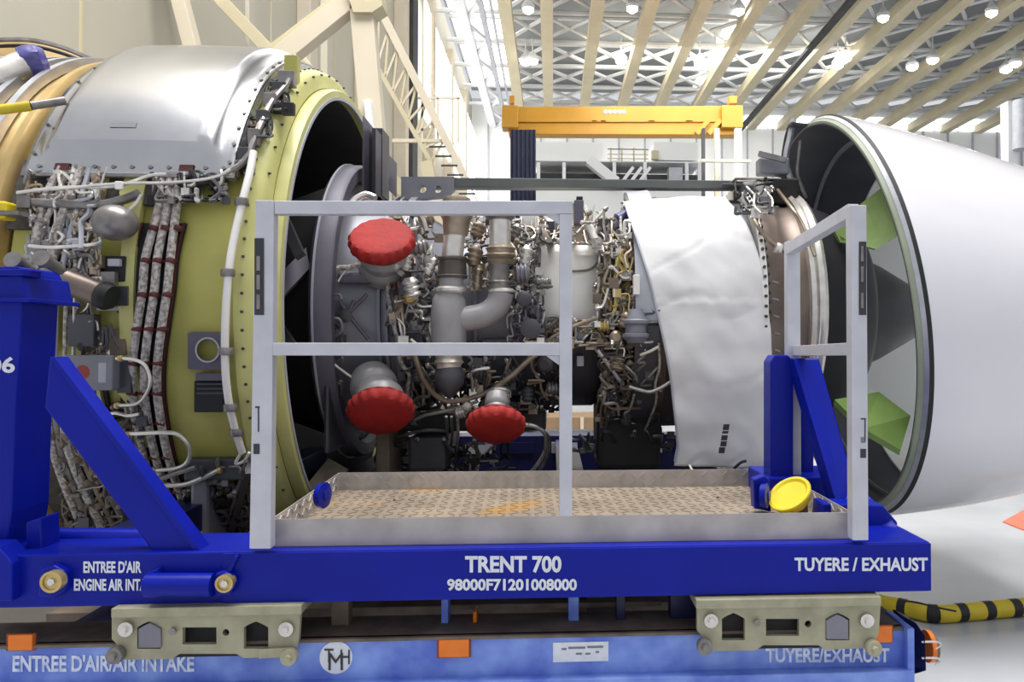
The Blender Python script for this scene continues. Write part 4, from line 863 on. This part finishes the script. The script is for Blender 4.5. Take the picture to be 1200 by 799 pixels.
# pipe brackets that hold the tray ends
for x, y in ((374, 580), (892, 580)):
    cb(MB().lathe(P(x, y, 3.1), (1, -.25 if x < 500 else -.5, 0), [(0, .045), (.025, .05), (.03, .02), (.034, .02)], 20), 'bracket_ring', smooth=True, bevel=0)
cb(MB().pp([(883, 562), (897, 557), (903, 564), (904, 600), (884, 596)], 3.12, .06), 'bracket')
text('TRENT 700', 545, 651, 658, 671, YB - .009, 'decal', CR, bold=.035)
text('98000F71201008000', 524, 678, 676, 692, YB - .009, 'decal', CR, bold=.035)
text('TUYERE / EXHAUST', 931, 653, 1087, 669, YB - .009, 'decal', CR, bold=.03)
text("ENTREE D'AIR", 98, 657, 166, 671, YB - .001, 'decal', CR, bold=.03)
text('ENGINE AIR INTAKE', 87, 678, 184, 692, YB - .001, 'decal', CR, bold=.03)

# ================================================================== TROLLEY
YT = 2.74
TR = thing('transport_trolley', 'faded light blue lower transport trolley with orange reflectors, under the cradle', 'trolley', (P(540, 745, YT).x, YT, 0))
def tb(mb, name, m='faded', smooth=False, bevel=.004): return mb.build(name, m, TR, smooth, bevel)
z1 = P(650, 742, YT).z; z0 = P(650, 806, YT).z; tx0, tx1 = P(-60, 750, YT).x, P(1064, 750, YT).x
tb(MB().box((tx0, YT, z0), (tx1, YT + .02, z1)), 'front_web'); tb(MB().box((tx0, YT - .05, z0 - .02), (tx1, YT + .1, P(650, 789, YT).z)), 'bottom_flange')
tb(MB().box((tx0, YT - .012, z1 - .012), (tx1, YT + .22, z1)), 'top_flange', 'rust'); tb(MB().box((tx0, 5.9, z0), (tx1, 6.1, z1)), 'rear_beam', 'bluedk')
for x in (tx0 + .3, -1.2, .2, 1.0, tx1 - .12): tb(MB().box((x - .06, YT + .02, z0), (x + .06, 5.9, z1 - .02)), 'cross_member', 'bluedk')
tb(MB().box((tx0, YT + .5, z1 - .1), (tx1, 5.5, z1 - .06)), 'deck_plate', 'rust')
tb(MB().box((tx1 - .02, YT - .04, z0 - .02), (tx1 + .006, YT + .15, z1 + .005)), 'end_plate', 'faded')
for x, wd, m_ in ((518, 8, 'faded'), (666, 12, 'faded'), (555, 4, 'orange'), (785, 44, 'bluedk'), (300, 8, 'bluedk'), (390, 20, 'rust'), (722, 10, 'bluedk')):
    tb(MB().box((P(x, 720, 2.88).x, 2.86, z1), (P(x + wd, 720, 2.88).x, 2.92, zb - .012 if m_ != 'orange' else z1 + .04)), 'spacer', m_, bevel=.002)
tb(MB().box((P(518, 720, 2.9).x, 3.0, z1), (P(780, 720, 2.9).x, 3.04, z1 + .02)), 'inner_rail', 'rust')
for x0, y0, x1, y1, l in ((9, 744, 41, 760, 0), (514, 750, 550, 768, 0), (1019, 734, 1044, 751, 0)):
    tb(MB().box(P(x0, y0, YT - .016), P(x1, y1, YT - .001)), 'reflector', 'orange', bevel=.003)
    tb(MB().box(P(x0 - 2, y0 - 1.5, YT - .006), P(x1 + 2, y1 + 1.5, YT)), 'reflector_holder', mat('red brown holder', srgb(150, 70, 40), .6), bevel=.002)
tb(MB().lathe(P(394, 770, YT - .001), (0, -1, 0), [(0, 18.5 * YT / F), (.003, 18.5 * YT / F)], 40), 'emblem_disc', 'decal', True, 0)
text('T', 380, 760, 391, 776, YT - .005, 'ink', TR, 'emblem_letter', 0); text('M', 385, 765, 402, 785, YT - .0055, 'ink', TR, 'emblem_letter', 0); text('H', 399, 761, 410, 778, YT - .005, 'ink', TR, 'emblem_letter', 0)
tb(MB().box(P(648, 753, YT - .004), P(713, 774, YT)), 'name_plate', 'decal', bevel=.001)
for x0, x1, y in ((658, 664, 759.5), (666, 686, 758), (688, 707, 757), (675, 682, 765), (686, 692, 765), (698, 702, 763)): tb(MB().box(P(x0, y, YT - .0055), P(x1, y + 1.8, YT - .004)), 'small_print', 'inkgrey', bevel=0)
text("ENTREE D'AIR/AIR INTAKE", 15, 767, 228, 787, YT - .001, 'decal2', TR, bold=.03)
text('TUYERE/EXHAUST', 897, 759, 1042, 776, YT - .001, 'decal2', TR, bold=.03)
# right cheek and roller
tb(MB().prism([P(1058, 722, 2.86), P(1074, 730, 2.8), P(1084, 745, 2.75), P(1086, 786, 2.75), P(1072, 790, 2.78), P(1062, 786, 2.86)], (0, .09, 0)), 'end_cheek', 'bluedk')
tb(MB().cyl(P(1084, 758, 2.86), P(1094, 758, 2.86), .052, 24), 'roller', 'rust', True, 0); tb(MB().cyl(P(1085, 757, 2.84), P(1090, 757, 2.84), .057, 24), 'roller_tyre', 'orange', True, 0)
for y in (752, 771): tb(MB().tube([P(1080, y, 2.76), P(1098, y, 2.76), P(1102, y + 4, 2.76), P(1096, y + 8, 2.76)], .004, 6), 'wire_guard', 'steel', True, 0)
for x in (tx0 + .5, tx1 - .35):
    for y in (YT + .25, 5.7):
        tb(MB().cyl((x, y - .05, .17), (x, y + .05, .17), .17, 28), 'wheel', 'rubber', True, 0); tb(MB().cyl((x, y - .055, .17), (x, y + .055, .17), .07, 20), 'wheel_hub', 'faded', True, 0)
        tb(MB().box((x - .05, y - .08, .17), (x + .05, y - .06, z0)), 'fork', 'faded'); tb(MB().box((x - .05, y + .06, .17), (x + .05, y + .08, z0)), 'fork', 'faded')
# cream locking brackets
def lock(x0, x1, y0, label, filled, open_, lever):
    t = thing('locking_bracket', label, 'bracket', P((x0 + x1) / 2, y0 + 50, 2.69), 'cream locking brackets between cradle and trolley')
    W = x1 - x0; X = lambda u: x0 + u * W
    def house(u, w_=.125, a=14, b=43): return [(X(u), y0 + b), (X(u), y0 + a + 4), (X(u + w_ * .25), y0 + a), (X(u + w_ / 2), y0 + a - 3), (X(u + w_ * .75), y0 + a), (X(u + w_), y0 + a + 4), (X(u + w_), y0 + b)]
    hs = [house(.135), house(.70, .13), [(X(.375), y0 + 18), (X(.555), y0 + 18), (X(.555), y0 + 38), (X(.375), y0 + 38)], circ(X(.605), y0 + 24, 4)]
    plate([(X(.0), y0), (X(1), y0), (X(.99), y0 + 34), (X(.96), y0 + 52), (X(.70), y0 + 54), (X(.66), y0 + 49), (X(.36), y0 + 49), (X(.32), y0 + 55), (X(.06), y0 + 56), (X(.02), y0 + 36), (X(0), y0 + 32)], hs, 2.68, .02, 'face_plate', 'cream', t, .002)
    MB().box(P(x0 - 1, y0 - 4, 2.66), P(x1 + 1, y0 + 3, 2.66) + Vector((0, .13, 0))).build('top_flange', 'cream', t, False, .003)
    MB().box(P(X(.03), y0 + 4, 2.73), P(X(.97), y0 + 50, 2.73) + Vector((0, .008, 0))).build('back_plate', 'black', t, False)
    for u in filled: MB().pp([(x, y + .0) for x, y in house(u, .12, 16, 42)], 2.672, .04).build('lock_block', 'grey', t, False, .002)
    for u, v in ((.075, 20), (.925, 20)):
        MB().lathe(P(X(u), y0 + v, 2.67), (0, -1, 0), [(0, .024), (.006, .024), (.007, .012), (.022, .011)], 16).build('bolt', 'steel', t)
    for u, v in ((.035, 48), (.95, 50)):
        MB().lathe(P(X(u), y0 + v, 2.675), (0, -1, 0), [(0, .026), (.02, .028), (.03, .026), (.031, .012), (.045, .011)], 16).build('roller', 'cream' if u > .5 else 'steeldk', t)
    if open_: MB().bar(P(X(.78), y0 + 49, 2.665), P(X(.94), y0 + 47, 2.665), .008, .03, side=(0, 1, 0)).build('lever', 'cream', t, False, .002)
    MB().lathe(P(X(.325), y0 + 22, 2.67), (0, -1, 0), [(0, .012), (.008, .012)], 12).build('stud', 'steeldk', t)
    return t
lock(131, 352, 717, 'cream locking bracket at the left, above the faded air intake lettering', [.14], True, .9)
lock(817, 1032, 707, 'cream locking bracket at the right, above the faded exhaust lettering', [.705], False, .1)

# ================================================================== TRAY
TY = thing('drip_tray', 'shallow dusty steel chequer plate tray with raised lips on the cradle', 'tray', (P(655, 641, 2.76).x, 3.2, zt))
tz0, tz1 = zt + .001, P(655, 604, 2.76).z; ty0, ty1 = 2.76, 3.76
xa, xb = P(319, 620, ty0).x, P(997, 620, ty0).x; xc, xd = P(398, 560, ty1).x, P(906, 560, ty1).x
def ty(mb, name, m='plate', bevel=0): return mb.build(name, m, TY, False, bevel)
zf = tz0 + .014
ty(MB().prism([(xa, ty0, tz0), (xb, ty0, tz0), (xd, ty1, tz0), (xc, ty1, tz0)], (0, 0, .012)), 'tray_floor', 'trayfloor')
ty(MB().box((xa, ty0 - .004, tz0), (xb, ty0, tz1)), 'front_lip'); ty(MB().box((xc, ty1, tz0), (xd, ty1 + .004, tz1)), 'rear_lip')
ty(MB().prism([(xa, ty0, tz0), (xc, ty1, tz0), (xc, ty1, tz1), (xa, ty0, tz1)], (-.004, 0, 0)), 'side_lip'); ty(MB().prism([(xb, ty0, tz0), (xd, ty1, tz0), (xd, ty1, tz1), (xb, ty0, tz1)], (.004, 0, 0)), 'side_lip')
tp = MB()
k = 0; y = ty0 + .03
while y < ty1 - .02:
    f = (y - ty0) / (ty1 - ty0); x = xa + (xc - xa) * f + .02
    while x < xb + (xd - xb) * f - .02:
        s = 1 if (k + int(x / .05)) % 2 else -1; a = Vector((x - .014, y - .014 * s, zf - .001)); b = Vector((x + .014, y + .014 * s, zf - .001))
        tp.bar(a, b, .003, .006); x += .05; 
    y += .05; k += 1
stuff(ty(tp, 'raised_tread', 'trayfloor'))
tp = MB(); x = xc + .03; k = 0
while x < xd - .02:
    for q_ in range(2):
        s = 1 if (k + q_) % 2 else -1; zc_ = tz0 + .038 + q_ * .036; tp.bar((x - .013, ty1 - .001, zc_ - .011 * s), (x + .013, ty1 - .001, zc_ + .011 * s), .004, .007, side=(0, 1, 0))
    x += .05; k += 1
for A, B in (((xa, ty0), (xc, ty1)), ((xb, ty0), (xd, ty1))):
    for i in range(19):
        f = (i + .7) / 20; X_, Y_ = A[0] + (B[0] - A[0]) * f, A[1] + (B[1] - A[1]) * f; s = 1 if i % 2 else -1; off = .004 if A[0] < 0 else -.004
        for q_ in range(2): tp.bar((X_ + off * .3 - (xc - xa if A[0] < 0 else xd - xb) * .014, Y_ - .014, tz0 + .038 + .036 * q_ - .011 * s), (X_ + off * .3 + (xc - xa if A[0] < 0 else xd - xb) * .014, Y_ + .014, tz0 + .038 + .036 * q_ + .011 * s), .003, .006, side=(1, 0, 0))
stuff(ty(tp, 'raised_tread', 'plate'))
for (x, y) in ((462, 586), (841, 583)):
    p = PZ(x, y, zf); ty(MB().lathe(p, (0, 0, 1), [(0, .006), (.005, .003)], 8), 'screw', 'rubber')
# yellow cap leaning on the lip
pc_ = P(926, 580, 3.06); yc = thing('yellow_cap', 'round yellow plastic cap standing tilted in the right corner of the tray', 'cap', pc_)
ax = Vector((-.55, -.35, .76)).normalized()
mbc = MB().lathe(pc_, ax, [(-.05, .045), (-.03, .075), (0, .087), (.006, .090), (.012, .088), (.012, .077), (.004, .068), (.002, .02), (.002, .001)], 36)
mbc.build('dish', 'yellow', yc); MB().lathe(pc_, -ax, [(.03, .05), (.06, .045), (.10, .03)], 20).build('stem', 'rust', yc)

# ================================================================== GUARD RAIL
YG = 2.67
GR = thing('guard_rail', 'brushed aluminium guard rail along the front of the tray, two openings', 'railing', (P(306, 643, YG).x, YG, zt))
def gb_(x0, y0, x1, y1, name='rail', m='alu', d=.045, par=None, Y=YG, bv=.003): return MB().pp([(x0, y0), (x1, y0), (x1, y1), (x0, y1)], Y, d).build(name, m, par or GR, False, bv)
pl = MB().prism([P(299, 234.5, YG), P(321, 234.5, YG), P(317, 643, YG), P(292, 643, YG)], (0, .045, 0)).build('post', 'alu', GR, False, .003)
gb_(321.2, 235, 671, 250.5); gb_(319, 401.5, 656, 416.5)
pc2 = gb_(655.5, 250.7, 670.5, 605, 'post')
MB().pp([(640, 250.8), (655.3, 250.8), (655.3, 263)], YG + .01, .02).build('gusset', 'alu', GR, False)
MB().pp([(640, 416.8), (655.3, 416.8), (655.3, 428)], YG + .01, .02).build('gusset', 'alu', GR, False)
gb_(298, 279, 309, 369, 'hinge_strip', 'ink', .004, pl, YG - .004, .001)
for y in (300, 322, 345): gb_(300.5, y, 304.5, y + 17, 'hinge_leaf', 'steeldk', .003, pl, YG - .007, 0)
gb_(299, 476, 304, 478, 'sticker_mark', 'ink', .002, pl, YG - .002, 0); gb_(302, 478, 303.5, 506, 'sticker_mark', 'ink', .002, pl, YG - .002, 0); gb_(297, 520, 304, 532, 'sticker', 'ink', .002, pl, YG - .002, 0)
G2 = thing('side_gate_rail', 'brushed aluminium end railing running back at the right of the tray', 'railing', (P(1008, 633, YG).x, YG, zt))
zz = lambda y, Y=YG: P(1000, y, Y).z
YG2 = 3.50
pr = MB().box(P(997, 240, YG), P(1018, 633, YG) + Vector((0, .05, 0))).build('post', 'alu', G2, False, .003)
xq = P(929, 400, YG2).x; 
zT = P(1000, 240, YG).z; zT2 = P(929, 283, YG2).z
def side_bar(x, y0, y1, z, w=.045): return MB().box((x - w / 2, y0, z - w), (x + w / 2, y1, z))
MB().box((xq - .03, YG2 - .02, zt + .002), (xq + .03, YG2 + .03, zT2)).build('post', 'alu', G2, False, .003)
a = P(1000, 247, YG + .05); b = P(926, 292, YG2 - .02)
MB().bar(a, b, .05, .04).build('rail', 'alu', G2, False, .002)
a = P(1000, 409, YG + .05); b = P(934, 411, YG2 - .02); MB().bar(a, b, .045, .04).build('rail', 'alu', G2, False, .002)
gb_(1007, 283, 1015.5, 369, 'hinge_strip', 'ink', .004, pr, YG - .004, .001)
for y in (288, 312, 343): gb_(1009, y, 1012, y + 18, 'hinge_leaf', 'steeldk', .003, pr, YG - .007, 0)
gb_(1009, 490, 1015, 491.5, 'sticker_mark', 'ink', .002, pr, YG - .002, 0); gb_(1013.3, 491.5, 1014.5, 517, 'sticker_mark', 'ink', .002, pr, YG - .002, 0); gb_(1008.5, 526, 1015, 536.5, 'sticker', 'ink', .002, pr, YG - .002, 0); gb_(1009, 512, 1014, 519, 'sticker_mark', 'inkgrey', .002, pr, YG - .002, 0)

# ================================================================== FLOOR THINGS
hz = thing('hose_guard', 'yellow and black banded hose guard lying on the floor at the right', 'hose guard', PZ(1130, 722, 0))
path = [PZ(x, y, .05) for x, y in ((1030, 706), (1060, 712), (1095, 719), (1130, 717), (1165, 714), (1200, 711), (1240, 707), (1300, 701), (1400, 694), (1600, 690))]
sp_ = spline(path, 10); cum = 0; i0 = 0; colr = 0; segs = []
cur = [sp_[0]]
for a, b in zip(sp_, sp_[1:]):
    cum += (b - a).length; cur.append(b)
    lim = .11 if colr == 0 else .04
    if cum > lim: segs.append((colr, cur)); cur = [b]; cum = 0; colr = 1 - colr
for c_, pts in segs: MB().tube(pts, .05 if c_ == 0 else .051, 14, False).build('band', 'cyel' if c_ == 0 else 'rubber', hz)
o_ = MB().tube([PZ(1062, 704, .12), PZ(1075, 706, .14), PZ(1100, 712, .13), PZ(1120, 716, .10)], .006, 6).build('loose_cable', 'rubber')
tag(o_, 'thin dark loose cable over the yellow and black hose guard', 'cable')
rm = MB().prism([PZ(1175, 612, 0), PZ(1215, 590, 0), PZ(1240, 606, 0), PZ(1200, 622, 0)], (0, 0, .01)).build('floor_mat', mat('faded red mat', srgb(220, 120, 96), .7), None, False)
tag(rm, 'faded red mat on the floor at the right edge under the cowl', 'mat')
